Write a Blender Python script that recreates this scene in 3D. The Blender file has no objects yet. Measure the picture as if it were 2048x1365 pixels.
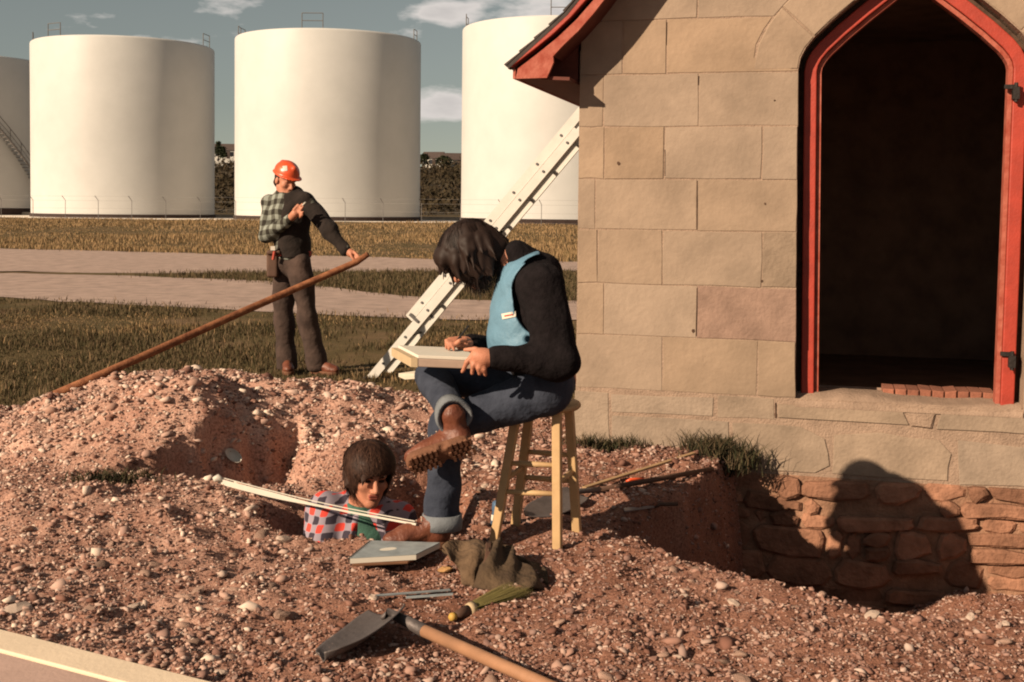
import bpy, bmesh, math, random
import numpy as np
from mathutils import Vector, Matrix

random.seed(7)
RNG = np.random.default_rng(11)
R = math.radians
scene = bpy.context.scene
COL = scene.collection

# ---------------------------------------------------------------- camera
FPX, PCX, PCY = 2400.0, 1024.0, 519.5
CAM_Z, PITCH, ROLL = 1.48, R(2.5), R(0.6)
cr0 = Vector((1, 0, 0)); cf = Vector((0, math.cos(PITCH), -math.sin(PITCH))); cu0 = Vector((0, math.sin(PITCH), math.cos(PITCH)))
cr = cr0 * math.cos(ROLL) + cu0 * math.sin(ROLL)
cu = cu0 * math.cos(ROLL) - cr0 * math.sin(ROLL)
cam_data = bpy.data.cameras.new('camera')
cam = bpy.data.objects.new('camera', cam_data); COL.objects.link(cam)
m = Matrix((cr, cu, -cf)).transposed().to_4x4(); m.translation = (0, 0, CAM_Z)
cam.matrix_world = m
cam_data.sensor_width = 36; cam_data.sensor_fit = 'HORIZONTAL'
cam_data.lens = FPX / 2048 * 36
cam_data.shift_y = (PCY - 682.5) / 2048
cam_data.clip_start = 0.1; cam_data.clip_end = 3000
scene.camera = cam

# ---------------------------------------------------------------- light, sky, exposure
SUN_D = Vector((2.31, 1.85, -1.44)).normalized()
sun_data = bpy.data.lights.new('sun', 'SUN'); sun_data.energy = 5.0; sun_data.angle = R(0.55); sun_data.color = (1, .80, .58)
sun = bpy.data.objects.new('sun', sun_data); COL.objects.link(sun)
sun.rotation_mode = 'QUATERNION'; sun.rotation_quaternion = (-SUN_D).to_track_quat('Z', 'Y')
sun.location = (-20, -15, 20)

world = bpy.data.worlds.new('World'); scene.world = world; world.use_nodes = True
def build_world():
    nt = world.node_tree; nt.nodes.clear(); N = nt.nodes.new; L = nt.links.new
    out = N('ShaderNodeOutputWorld'); bg = N('ShaderNodeBackground'); bg.inputs['Strength'].default_value = 0.036
    sky = N('ShaderNodeTexSky'); sky.sky_type = 'NISHITA'; sky.sun_disc = False
    sky.sun_elevation = math.asin(-SUN_D.z); sky.sun_rotation = math.atan2(-SUN_D.x, -SUN_D.y)
    sky.dust_density = 0.15; sky.air_density = 1.0; sky.ozone_density = 1.5
    hs = N('ShaderNodeHueSaturation'); hs.inputs['Saturation'].default_value = 0.40
    tint = N('ShaderNodeMixRGB'); tint.blend_type = 'MULTIPLY'; tint.inputs['Fac'].default_value = 1; tint.inputs['Color2'].default_value = (.82, .83, .74, 1)
    L(sky.outputs[0], hs.inputs['Color']); L(hs.outputs[0], tint.inputs['Color1'])
    tc = N('ShaderNodeTexCoord'); mp = N('ShaderNodeMapping'); mp.inputs['Scale'].default_value = (9, 9, 26); mp.inputs['Location'].default_value = (39.35, 41.098, 4.365)
    nz = N('ShaderNodeTexNoise'); nz.inputs['Scale'].default_value = 1.0; nz.inputs['Detail'].default_value = 6; nz.inputs['Roughness'].default_value = .52
    L(tc.outputs['Generated'], mp.inputs['Vector']); L(mp.outputs[0], nz.inputs['Vector'])
    rp = N('ShaderNodeValToRGB'); rp.color_ramp.elements[0].position = .53; rp.color_ramp.elements[1].position = .62
    L(nz.outputs['Fac'], rp.inputs['Fac'])
    # thick middles of the clouds are greyer than their edges
    rp2 = N('ShaderNodeValToRGB'); e = rp2.color_ramp.elements
    e[0].position = .50; e[0].color = (13.0, 12.0, 11.2, 1); e[1].position = .76; e[1].color = (8.0, 7.5, 7.2, 1)
    L(nz.outputs['Fac'], rp2.inputs['Fac'])
    mx = N('ShaderNodeMixRGB'); L(rp.outputs[0], mx.inputs['Fac']); L(tint.outputs[0], mx.inputs['Color1']); L(rp2.outputs[0], mx.inputs['Color2'])
    L(mx.outputs[0], bg.inputs['Color']); L(bg.outputs[0], out.inputs[0])
build_world()
scene.view_settings.view_transform = 'Standard'; scene.view_settings.look = 'None'
scene.view_settings.exposure = 0.85; scene.view_settings.gamma = 1
scene.cycles.use_denoising = True
scene.cycles.filter_width = 2.0
scene.cycles.diffuse_bounces = 2

# ---------------------------------------------------------------- picture <-> place
def ray(x, y): return cf + cr * ((x - PCX) / FPX) + cu * ((PCY - y) / FPX)
CAM = Vector((0, 0, CAM_Z))
def P(x, y, Y):
    d = ray(x, y); return CAM + d * (Y / d.y)
def G(x, y, z=0.0):
    d = ray(x, y); return CAM + d * ((z - CAM_Z) / d.z)
CORNER = G(1150, 886)
WA = R(75.4)
WU = Vector((math.sin(WA), -math.cos(WA), 0)); WN = Vector((-math.cos(WA), -math.sin(WA), 0))
def W(t, z, o=0.0): return Vector((CORNER.x, CORNER.y, 0)) + WU * t + WN * o + Vector((0, 0, z))
def PW(x, y, o=0.0):
    d = ray(x, y); p0 = W(0, 0, o)
    k = (p0 - CAM).dot(WN) / d.dot(WN); p = CAM + d * k
    return ((p - p0).dot(WU), p.z)

# ---------------------------------------------------------------- helpers
def sstep(a, b, x):
    t = np.clip((x - a) / (b - a), 0, 1); return t * t * (3 - 2 * t)
_TBL = RNG.random((256, 256))
def vnoise(x, y, s=0):
    x = np.asarray(x, float) + s * 17.13; y = np.asarray(y, float) + s * 9.71
    ix = np.floor(x).astype(int); iy = np.floor(y).astype(int); fx = x - ix; fy = y - iy
    fx = fx * fx * (3 - 2 * fx); fy = fy * fy * (3 - 2 * fy)
    g = lambda a, b: _TBL[a % 256, b % 256]
    return (g(ix, iy) * (1 - fx) + g(ix + 1, iy) * fx) * (1 - fy) + (g(ix, iy + 1) * (1 - fx) + g(ix + 1, iy + 1) * fx) * fy
def fbm(x, y, s=0, o=4):
    r = 0; a = .5; f = 1.0
    for i in range(o): r = r + a * (vnoise(x * f, y * f, s + i) - .5); a *= .5; f *= 2.03
    return r
def np_mesh(name, v, f, smooth=False):
    v = np.asarray(v, np.float32); f = np.asarray(f, np.int32); k = f.shape[1]
    me = bpy.data.meshes.new(name)
    me.vertices.add(len(v)); me.vertices.foreach_set('co', v.ravel())
    me.loops.add(f.size); me.loops.foreach_set('vertex_index', f.ravel())
    me.polygons.add(len(f)); me.polygons.foreach_set('loop_start', np.arange(0, f.size, k, dtype=np.int32))
    me.polygons.foreach_set('loop_total', np.full(len(f), k, np.int32))
    me.polygons.foreach_set('use_smooth', np.full(len(f), smooth))
    me.update(calc_edges=True); return me
def link(name, me, mat=None, parent=None):
    o = bpy.data.objects.new(name, me); COL.objects.link(o)
    if mat is not None and me is not None and not me.materials: me.materials.append(mat)
    if parent is not None: o.parent = parent
    return o
def tag(o, label, cat=None, group=None, kind=None):
    o['label'] = label
    if cat: o['category'] = cat
    if group: o['group'] = group
    if kind: o['kind'] = kind
    return o
def empty(name, loc=(0, 0, 0)):
    o = bpy.data.objects.new(name, None); COL.objects.link(o); o.location = loc; o.empty_display_size = .1
    bpy.context.view_layer.update(); return o
def attach(o, root):        # parent keeping the world-space mesh where it is
    o.parent = root; o.matrix_parent_inverse = Matrix.Translation(-Vector(root.location)); return o
class MB:
    """collects quads/ngons into one mesh"""
    def __init__(s): s.v = []; s.f = []
    def add(s, vs, fs):
        n = len(s.v); s.v += [tuple(p) for p in vs]; s.f += [tuple(i + n for i in f) for f in fs]; return s
    def box8(s, a):   # 8 corners: bottom ring, top ring
        return s.add(a, [(3, 2, 1, 0), (4, 5, 6, 7), (0, 1, 5, 4), (1, 2, 6, 5), (2, 3, 7, 6), (3, 0, 4, 7)])
    def box(s, c, h, ax=None):
        ax = ax or (Vector((1, 0, 0)), Vector((0, 1, 0)), Vector((0, 0, 1))); c = Vector(c)
        q = [(-1, -1, -1), (1, -1, -1), (1, 1, -1), (-1, 1, -1), (-1, -1, 1), (1, -1, 1), (1, 1, 1), (-1, 1, 1)]
        return s.box8([c + ax[0] * (a * h[0]) + ax[1] * (b * h[1]) + ax[2] * (d * h[2]) for a, b, d in q])
    def beam(s, a, b, w, h, up=(0, 0, 1)):
        a = Vector(a); b = Vector(b); d = (b - a).normalized(); sd = d.cross(Vector(up)).normalized(); u2 = sd.cross(d)
        return s.box((a + b) / 2, ((b - a).length / 2, w / 2, h / 2), (d, sd, u2))
    def tube(s, pts, rad, seg=8, caps=True):
        pts = [Vector(p) for p in pts]; n = len(pts)
        if not hasattr(rad, '__len__'): rad = [rad] * n
        vs = []; fs = []; ref = None
        for i, p in enumerate(pts):
            d = (pts[min(i + 1, n - 1)] - pts[max(i - 1, 0)]).normalized()
            if ref is None: ref = d.orthogonal().normalized()
            ref = (ref - d * ref.dot(d)).normalized(); b = d.cross(ref)
            for k in range(seg):
                a = 2 * math.pi * k / seg; vs.append(p + (ref * math.cos(a) + b * math.sin(a)) * rad[i])
        for i in range(n - 1):
            for k in range(seg):
                k2 = (k + 1) % seg; fs.append((i * seg + k, i * seg + k2, (i + 1) * seg + k2, (i + 1) * seg + k))
        if caps: fs.append(tuple(range(seg - 1, -1, -1))); fs.append(tuple(range((n - 1) * seg, n * seg)))
        return s.add(vs, fs)
    def prism(s, poly, fn, o0, o1, inset=0.0):
        """poly [(t,z)] extruded between depths o0 (back) and o1 (front); fn(t,z,o)->point; inset chamfers the front"""
        n = len(poly); vs = [fn(t, z, o0) for t, z in poly]; fs = []
        if inset > 0:
            ct = sum(p[0] for p in poly) / n; cz = sum(p[1] for p in poly) / n
            vs += [fn(t, z, o1 - inset) for t, z in poly]
            for t, z in poly:
                dt, dz = ct - t, cz - z; l = math.hypot(dt, dz); vs.append(fn(t + dt / l * inset * 1.4, z + dz / l * inset * 1.4, o1))
            rings = 3
        else: vs += [fn(t, z, o1) for t, z in poly]; rings = 2
        for r in range(rings - 1):
            for k in range(n):
                k2 = (k + 1) % n; fs.append((r * n + k, r * n + k2, (r + 1) * n + k2, (r + 1) * n + k))
        fs.append(tuple(range((rings - 1) * n, rings * n))); fs.append(tuple(range(n - 1, -1, -1)))
        return s.add(vs, fs)
    def mesh(s, name='m', smooth=False):
        me = bpy.data.meshes.new(name); me.from_pydata(s.v, [], s.f); me.update()
        bm = bmesh.new(); bm.from_mesh(me); bmesh.ops.recalc_face_normals(bm, faces=bm.faces); bm.to_mesh(me); bm.free()
        if smooth: me.polygons.foreach_set('use_smooth', [True] * len(me.polygons))
        return me
    def build(s, name, mat, parent=None, smooth=False, root=None):
        o = link(name, s.mesh(name, smooth), mat)
        if root is not None: attach(o, root)
        elif parent is not None: o.parent = parent
        return o
def bevelled(o, w, seg=2):
    md = o.modifiers.new('bevel', 'BEVEL'); md.width = w; md.segments = seg; md.limit_method = 'ANGLE'; return o

# ---------------------------------------------------------------- materials
KA = .63
def mat(name, col, rough=.8, var=.15, scale=8, bump=0.0, bscale=60, metal=0.0, col2=None, rand=0.0, spec=.3, detail=5, coords='Object', bdist=.02, huevar=0.0):
    col = tuple(c * KA for c in col); col2 = tuple(c * KA for c in col2) if col2 else None
    m_ = bpy.data.materials.new(name); m_.use_nodes = True; nt = m_.node_tree; N = nt.nodes.new; L = nt.links.new
    b = nt.nodes['Principled BSDF']; b.inputs['Roughness'].default_value = rough; b.inputs['Metallic'].default_value = metal
    b.inputs['Specular IOR Level'].default_value = spec
    tc = N('ShaderNodeTexCoord'); nz = N('ShaderNodeTexNoise'); nz.inputs['Scale'].default_value = scale; nz.inputs['Detail'].default_value = detail; nz.inputs['Roughness'].default_value = .6
    L(tc.outputs[coords], nz.inputs['Vector'])
    rp = N('ShaderNodeValToRGB'); e = rp.color_ramp.elements
    c2 = col2 or tuple(min(1, c * (1 + var)) for c in col); c1 = tuple(c * (1 - var) for c in col)
    e[0].position = .33; e[0].color = (*c1, 1); e[1].position = .67; e[1].color = (*c2, 1)
    L(nz.outputs['Fac'], rp.inputs['Fac']); src = rp.outputs[0]
    if rand:
        oi = N('ShaderNodeObjectInfo'); hv = N('ShaderNodeHueSaturation')
        mr = N('ShaderNodeMapRange'); mr.inputs['To Min'].default_value = 1 - rand; mr.inputs['To Max'].default_value = 1 + rand
        L(oi.outputs['Random'], mr.inputs['Value']); L(mr.outputs[0], hv.inputs['Value']); L(src, hv.inputs['Color']); src = hv.outputs[0]
        if huevar:
            wn = N('ShaderNodeTexWhiteNoise'); wn.noise_dimensions = '1D'; L(oi.outputs['Random'], wn.inputs['W']); m2 = N('ShaderNodeMapRange'); m2.inputs['To Min'].default_value = 1 - huevar; m2.inputs['To Max'].default_value = 1 + huevar * .5; L(wn.outputs['Value'], m2.inputs['Value']); L(m2.outputs[0], hv.inputs['Saturation'])
    L(src, b.inputs['Base Color'])
    if bump:
        n2 = N('ShaderNodeTexNoise'); n2.inputs['Scale'].default_value = bscale; n2.inputs['Detail'].default_value = 4
        L(tc.outputs[coords], n2.inputs['Vector']); bp = N('ShaderNodeBump'); bp.inputs['Strength'].default_value = bump; bp.inputs['Distance'].default_value = bdist
        L(n2.outputs['Fac'], bp.inputs['Height']); L(bp.outputs[0], b.inputs['Normal'])
    return m_
def island_mat(name, cols, rough=.9, transl=0.0):
    cols = [tuple(v * KA for v in c) for c in cols]
    m_ = bpy.data.materials.new(name); m_.use_nodes = True; nt = m_.node_tree; N = nt.nodes.new; L = nt.links.new
    b = nt.nodes['Principled BSDF']; b.inputs['Roughness'].default_value = rough; b.inputs['Specular IOR Level'].default_value = .2
    g = N('ShaderNodeNewGeometry'); rp = N('ShaderNodeValToRGB'); rp.color_ramp.interpolation = 'LINEAR'
    e = rp.color_ramp.elements
    for i, c in enumerate(cols):
        p_ = i / (len(cols) - 1)
        if i < 2: e[i].position = p_; e[i].color = (*c, 1)
        else: q = e.new(p_); q.color = (*c, 1)
    for i, c in enumerate(cols): e[i].position = i / (len(cols) - 1); e[i].color = (*c, 1)
    L(g.outputs['Random Per Island'], rp.inputs['Fac']); L(rp.outputs[0], b.inputs['Base Color'])
    if transl:
        t = N('ShaderNodeBsdfTranslucent'); L(rp.outputs[0], t.inputs['Color']); mx = N('ShaderNodeMixShader'); mx.inputs[0].default_value = transl
        L(b.outputs[0], mx.inputs[1]); L(t.outputs[0], mx.inputs[2]); L(mx.outputs[0], nt.nodes['Material Output'].inputs['Surface'])
    return m_
def plaid_mat(name, base, hi, lo, sx, sz, rough=.9):
    """woven check: colour alternates with the product of two sines over the cloth"""
    m_ = bpy.data.materials.new(name); m_.use_nodes = True; nt = m_.node_tree; N = nt.nodes.new; L = nt.links.new
    b = nt.nodes['Principled BSDF']; b.inputs['Roughness'].default_value = rough; b.inputs['Specular IOR Level'].default_value = .15
    tc = N('ShaderNodeTexCoord'); nz = N('ShaderNodeTexNoise'); nz.inputs['Scale'].default_value = 7
    L(tc.outputs['Object'], nz.inputs['Vector'])
    ad = N('ShaderNodeVectorMath'); ad.operation = 'MULTIPLY_ADD'; ad.inputs[1].default_value = (.05, .05, .05)
    L(nz.outputs['Color'], ad.inputs[0]); L(tc.outputs['Object'], ad.inputs[2])
    def sinof(vec, off):
        d = N('ShaderNodeVectorMath'); d.operation = 'DOT_PRODUCT'; d.inputs[1].default_value = vec; L(ad.outputs[0], d.inputs[0])
        a = N('ShaderNodeMath'); a.operation = 'ADD'; a.inputs[1].default_value = off; L(d.outputs['Value'], a.inputs[0])
        s = N('ShaderNodeMath'); s.operation = 'SINE'; L(a.outputs[0], s.inputs[0]); return s.outputs[0]
    k = 2 * math.pi
    s1 = sinof((k / sx, -.5 * k / sx, 0), .3); s2 = sinof((.0, .1 * k / sz, k / sz), 1.1)
    def square(x):
        r_ = N('ShaderNodeMapRange'); r_.inputs['From Min'].default_value = -.42; r_.inputs['From Max'].default_value = .42; r_.inputs['To Min'].default_value = -.5; r_.inputs['To Max'].default_value = .5; L(x, r_.inputs['Value']); return r_.outputs[0]
    mu = N('ShaderNodeMath'); mu.operation = 'ADD'; L(square(s1), mu.inputs[0]); L(square(s2), mu.inputs[1])
    mr = N('ShaderNodeMapRange'); mr.inputs['From Min'].default_value = -1; mr.inputs['From Max'].default_value = 1; L(mu.outputs[0], mr.inputs['Value'])
    rp = N('ShaderNodeValToRGB'); e = rp.color_ramp.elements
    e[0].position = .22; e[0].color = (*lo, 1); e[1].position = .80; e[1].color = (*hi, 1)
    for p_, c in ((.32, base), (.70, base)): q = e.new(p_); q.color = (*c, 1)
    L(mr.outputs[0], rp.inputs['Fac']); L(rp.outputs[0], b.inputs['Base Color']); return m_

M = {}
M['gravel_road'] = mat('gravel_road', (.47, .335, .275), .95, .22, 3, .5, 40)
M['tank'] = mat('tank_white_paint', (.68, .66, .635), .55, .035, .6, 0, spec=.3)
M['bounce_ground'] = mat('pale_bounce_ground', (.95, .84, .72), .95, .10, 1.5, .3, 30)  # pale colour chosen to bounce light onto the tanks
M['tank_base'] = mat('tank_base_tar', (.05, .03, .025), .9, .2, 3)
M['steel'] = mat('grey_steel', (.22, .2, .19), .5, .15, 5, metal=.3)
M['conc'] = mat('pale_concrete', (.42, .36, .30), .9, .12, 2)
M['houswhite'] = mat('white_clapboard', (.72, .68, .62), .8, .04, 1)
M['housroof'] = mat('dark_roof', (.10, .07, .06), .9, .2, 2)
M['glass'] = mat('dark_window', (.03, .03, .035), .15, .1, 2, spec=.6)
M['bark'] = mat('bark', (.07, .045, .03), .95, .3, 20)
M['needle'] = island_mat('needles', [(.015, .02, .008), (.03, .04, .014), (.05, .05, .02)])
M['scrub'] = island_mat('scrub', [(.035, .026, .012), (.05, .036, .017), (.065, .045, .022), (.045, .028, .014)])
M['sand'] = mat('sandstone_block', (.375, .272, .195), .92, .17, 2.6, .22, 30, rand=.05, huevar=.10, spec=.15)
M['sandgrey'] = mat('grey_sandstone_plinth', (.335, .25, .185), .92, .18, 5, .3, 45, rand=.10, huevar=.08, spec=.15)
M['sandpink'] = mat('pink_patched_sandstone', (.33, .215, .165), .92, .16, 7, .3, 45, rand=.06, spec=.15)
M['earthmortar'] = mat('earthy_mortar', (.36, .20, .13), .95, .25, 9, .6, 60, spec=.1)
M['mortar'] = mat('lime_mortar', (.385, .27, .20), .95, .15, 9, .5, 80, spec=.1)
M['rubble'] = mat('red_rubble_stone', (.33, .165, .105), .95, .3, 9, .6, 40, rand=.28, spec=.1)
M['redpaint'] = mat('red_paint', (.44, .050, .028), .55, .14, 12, .12, 90, spec=.35)
M['redworn'] = mat('worn_red_paint', (.46, .085, .05), .7, .22, 14, .2, 60, spec=.2, col2=(.52, .16, .11))
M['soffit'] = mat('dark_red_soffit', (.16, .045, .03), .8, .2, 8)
M['shingle'] = mat('dark_shingle', (.07, .055, .05), .9, .25, 12, .3, 60, rand=.2)
M['inside'] = mat('brown_interior', (.40, .26, .19), .95, .25, 4)  # even brown for the room's walls and floor
M['brick'] = mat('floor_brick', (.34, .13, .08), .9, .2, 14, .3, 60, rand=.2)
M['crack_and_gap_shade'] = mat('joint_dirt_gap_shade', (.10, .055, .035), .95, .4, 30)  # dirt in open joints, also the shade painted beside the door frame
M['iron'] = mat('black_iron', (.035, .028, .025), .6, .2, 20, .2, 60, metal=.4)
M['alu'] = mat('aluminium', (.72, .68, .62), .45, .06, 10, metal=.1, spec=.5)
M['aludark'] = mat('dark_rung', (.12, .11, .11), .5, .1, 10, metal=.3)
M['rust'] = mat('rusty_bar', (.30, .095, .04), .85, .4, 16, .3, 80, col2=(.40, .16, .07))
M['pine'] = mat('pale_pine', (.62, .40, .20), .6, .12, 10, .05, 60)
M['plank'] = mat('pale_plank', (.95, .76, .56), .8, .05, 4, .1, 60)
M['plankpink'] = mat('pinkish_plank', (.62, .42, .35), .85, .1, 4, .1, 60)
M['handle'] = mat('tool_handle', (.42, .215, .12), .6, .16, 9, .06, 60)
M['darkwood'] = mat('dark_handle', (.11, .055, .035), .7, .2, 9)
M['blade'] = mat('worn_blade', (.15, .125, .12), .55, .2, 14, .15, 50, metal=.35)
M['skin'] = mat('skin', (.58, .235, .14), .6, .10, 22, .15, 150, spec=.35)
M['skinred'] = mat('lips', (.38, .10, .07), .5, .05, 18)
M['hairdark'] = island_mat('black_brown_hair', [(.012, .006, .005), (.02, .011, .008), (.035, .018, .013), (.015, .008, .006)], .62)
M['hairbrown'] = island_mat('brown_hair', [(.02, .009, .006), (.045, .019, .012), (.10, .045, .028), (.03, .013, .009), (.16, .08, .05)], .6)
M['denim'] = mat('blue_denim', (.034, .043, .072), .9, .3, 9, .85, 16, col2=(.052, .062, .092))
M['denimpale'] = mat('pale_denim_inside', (.20, .215, .235), .9, .15, 18, .3, 160)
M['blackcloth'] = mat('black_sweater', (.012, .009, .010), .95, .3, 30, .8, 18, spec=.1)
M['vest'] = mat('light_blue_nylon', (.145, .285, .40), .6, .1, 6, .7, 15, spec=.3)
M['leather'] = mat('red_brown_leather', (.15, .038, .02), .5, .25, 14, .25, 70, spec=.35, col2=(.24, .08, .042))
M['sole'] = mat('tan_lug_sole', (.20, .085, .045), .8, .25, 20, .3, 90)
M['lace'] = mat('pale_lace', (.6, .45, .35), .8, .1, 20)
M['trouser'] = mat('brown_work_trousers', (.07, .043, .034), .95, .3, 10, .9, 14)
M['shadedshirt'] = mat('shaded_shirt_dark', (.022, .014, .011), .95, .3, 15, .9, 14)  # dark cloth standing in for shade on the standing worker's far side
M['orange'] = mat('orange_hard_hat', (.80, .105, .03), .35, .08, 10, spec=.5)
M['white'] = mat('white_plastic', (.70, .64, .55), .5, .06, 12)
M['whitepaint'] = mat('white_painted_wood', (.66, .58, .46), .6, .06, 9)
M['paper'] = mat('drawing_paper', (.80, .73, .62), .8, .03, 6)
M['boardside'] = mat('board_edge', (.50, .36, .28), .8, .1, 9)
M['tape'] = mat('masking_tape', (.58, .43, .26), .7, .08, 14)
M['green'] = mat('green_tshirt', (.065, .155, .115), .95, .1, 12, .2, 80)
M['canvas'] = mat('olive_canvas', (.075, .045, .026), .95, .25, 12, .9, 26, col2=(.125, .078, .043))
M['flapcanvas'] = mat('worn_tan_canvas', (.15, .09, .05), .95, .25, 12, .9, 26, col2=(.21, .13, .075))
M['cover'] = mat('grey_blue_cover', (.33, .36, .37), .45, .2, 18, spec=.5)
M['black'] = mat('black_plastic', (.02, .017, .016), .5, .2, 12)
M['bristle'] = island_mat('brush_bristles', [(.16, .14, .04), (.26, .21, .07), (.34, .27, .10)])
M['lathwood'] = mat('weathered_lath', (.46, .29, .15), .8, .15, 12)
M['yellow'] = mat('yellow_wood', (.60, .36, .08), .6, .1, 12)
M['yellowstone'] = mat('ochre_pebble', (.58, .32, .13), .8, .12, 14, .2, 60)
M['brown'] = mat('brown_hardboard', (.22, .10, .05), .8, .15, 10)
M['red'] = mat('red_strap', (.5, .07, .04), .7, .1, 10)
M['blue'] = mat('blue_can', (.12, .2, .32), .35, .1, 20, metal=.3)
M['bluegrey'] = mat('blue_grey_steel', (.25, .27, .30), .45, .15, 12, metal=.4)
M['weed'] = island_mat('weed_leaves', [(.015, .018, .008), (.035, .036, .014), (.07, .06, .028), (.15, .10, .055), (.04, .03, .016)])
M['lawn'] = island_mat('lawn_blades', [(.05, .045, .018), (.085, .07, .03), (.12, .09, .042), (.18, .12, .065), (.095, .072, .033), (.26, .17, .10)], transl=.15)
M['dry'] = island_mat('dry_blades', [(.27, .17, .08), (.39, .245, .12), (.50, .32, .17), (.31, .20, .095), (.19, .14, .06)], transl=.15)
M['pebble'] = island_mat('pebbles', [(.10, .042, .03), (.24, .11, .078), (.34, .175, .13), (.42, .235, .18), (.48, .29, .225), (.62, .45, .37), (.30, .18, .15), (.20, .09, .062), (.40, .235, .19)])
M['palepebble'] = island_mat('pale_pebbles', [(.14, .06, .045), (.36, .19, .14), (.50, .30, .23), (.60, .39, .31), (.68, .49, .40), (.85, .68, .55), (.42, .25, .20), (.55, .34, .27)])
M['stone'] = mat('loose_stone', (.40, .255, .195), .9, .2, 20, .3, 60, rand=.45, spec=.15)
M['palestone'] = mat('pale_stone', (.56, .42, .335), .85, .12, 20, .2, 60, rand=.1)
M['plaidred'] = plaid_mat('red_grey_check', (.24, .20, .235), (.55, .055, .04), (.04, .032, .045), .072, .078)
M['plaidgreen'] = plaid_mat('green_grey_check', (.085, .085, .07), (.20, .21, .185), (.022, .019, .015), .085, .09)

# ================================================================ TERRAIN
def poly_sd(x, y, poly):
    """signed distance to a plan polygon, negative inside"""
    x = np.asarray(x, float); y = np.asarray(y, float); d = np.full(x.shape, 1e9); s = np.zeros(x.shape, bool); n = len(poly)
    for i in range(n):
        ax, ay = poly[i][0], poly[i][1]; bx, by = poly[(i + 1) % n][0], poly[(i + 1) % n][1]
        ex, ey = bx - ax, by - ay; wx = x - ax; wy = y - ay
        t = np.clip((wx * ex + wy * ey) / (ex * ex + ey * ey), 0, 1)
        d = np.minimum(d, (wx - ex * t) ** 2 + (wy - ey * t) ** 2)
        c = ((ay <= y) & (by > y)) | ((by <= y) & (ay > y))
        s ^= c & (x < ax + (y - ay) / (ey if abs(ey) > 1e-9 else 1e-9) * ex)
    d = np.sqrt(d); return np.where(s, -d, d)
PIT_A = [(-1.02, 5.30), (-.55, 5.26), (-.18, 5.42), (-.10, 5.75), (-.18, 6.15), (-.36, 6.55), (-.62, 6.28), (-.86, 6.03), (-1.1, 5.96), (-1.22, 5.85), (-1.2, 5.6)]
_w = [W(.93, 0, -.25), W(.93, 0, .02), W(3.6, 0, -.25)]
PIT_B = [_w[0].xy[:], _w[1].xy[:], (1.16, 6.75), (.80, 6.1), (.50, 5.7), (.44, 5.42), (.76, 4.92), (1.10, 4.50), (1.5, 4.22), (2.0, 4.34), (2.65, 4.9), (3.4, 5.6), _w[2].xy[:]]
HOLLOW = [(-2.10, 6.22), (-1.78, 6.62), (-1.55, 6.95), (-1.28, 7.22), (-1.12, 6.95), (-1.05, 6.55), (-1.10, 6.10), (-1.3, 6.02), (-1.55, 6.10), (-1.85, 6.06)]
CX = [-6, -4.2, -3.41, -2.75, -1.91, -1.28, -.58, -.08, .3, 4]
CZ = [.0, .02, .055, .25, .335, .255, .19, .02, 0, 0]
def H0(x, y):
    z = .05 * fbm(x * .7, y * .7, 3, 3)
    near = 1 - sstep(9.5, 13, y)
    # spoil heap
    hc = np.interp(x, CX, CZ) * 1.0; yc = 8.0
    sh = np.where(y < yc, 1 - sstep(.15, 1.95, yc - y), 1 - sstep(0, 1.4, y - yc))
    z = z + hc * sh
    z = z + .13 * np.exp(-(((x + 2.0) / .75) ** 2 + ((y - 5.75) / .75) ** 2))
    z = z + .24 * np.exp(-(((x + 2.0) / .42) ** 2 + ((y - 7.0) / .45) ** 2)) + .22 * np.exp(-(((x + .84) / .22) ** 2 + ((y - 6.5) / .3) ** 2))
    z = z + .03 * np.exp(-(((x - .9) / .6) ** 2 + ((y - 4.3) / .4) ** 2))
    return z
def dirtmask(x, y):
    yb = np.interp(x, [-6, -4, -3.4, -2.6, -1.9, -1.0, -.3, .2, .6], [7.8, 8.2, 8.45, 8.9, 9.0, 9.15, 9.0, 8.6, 8.4]) + .5 * fbm(x * 2.2, y * 2.2, 21, 3)
    return 1 - sstep(-.15, .15, y - yb)
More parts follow.
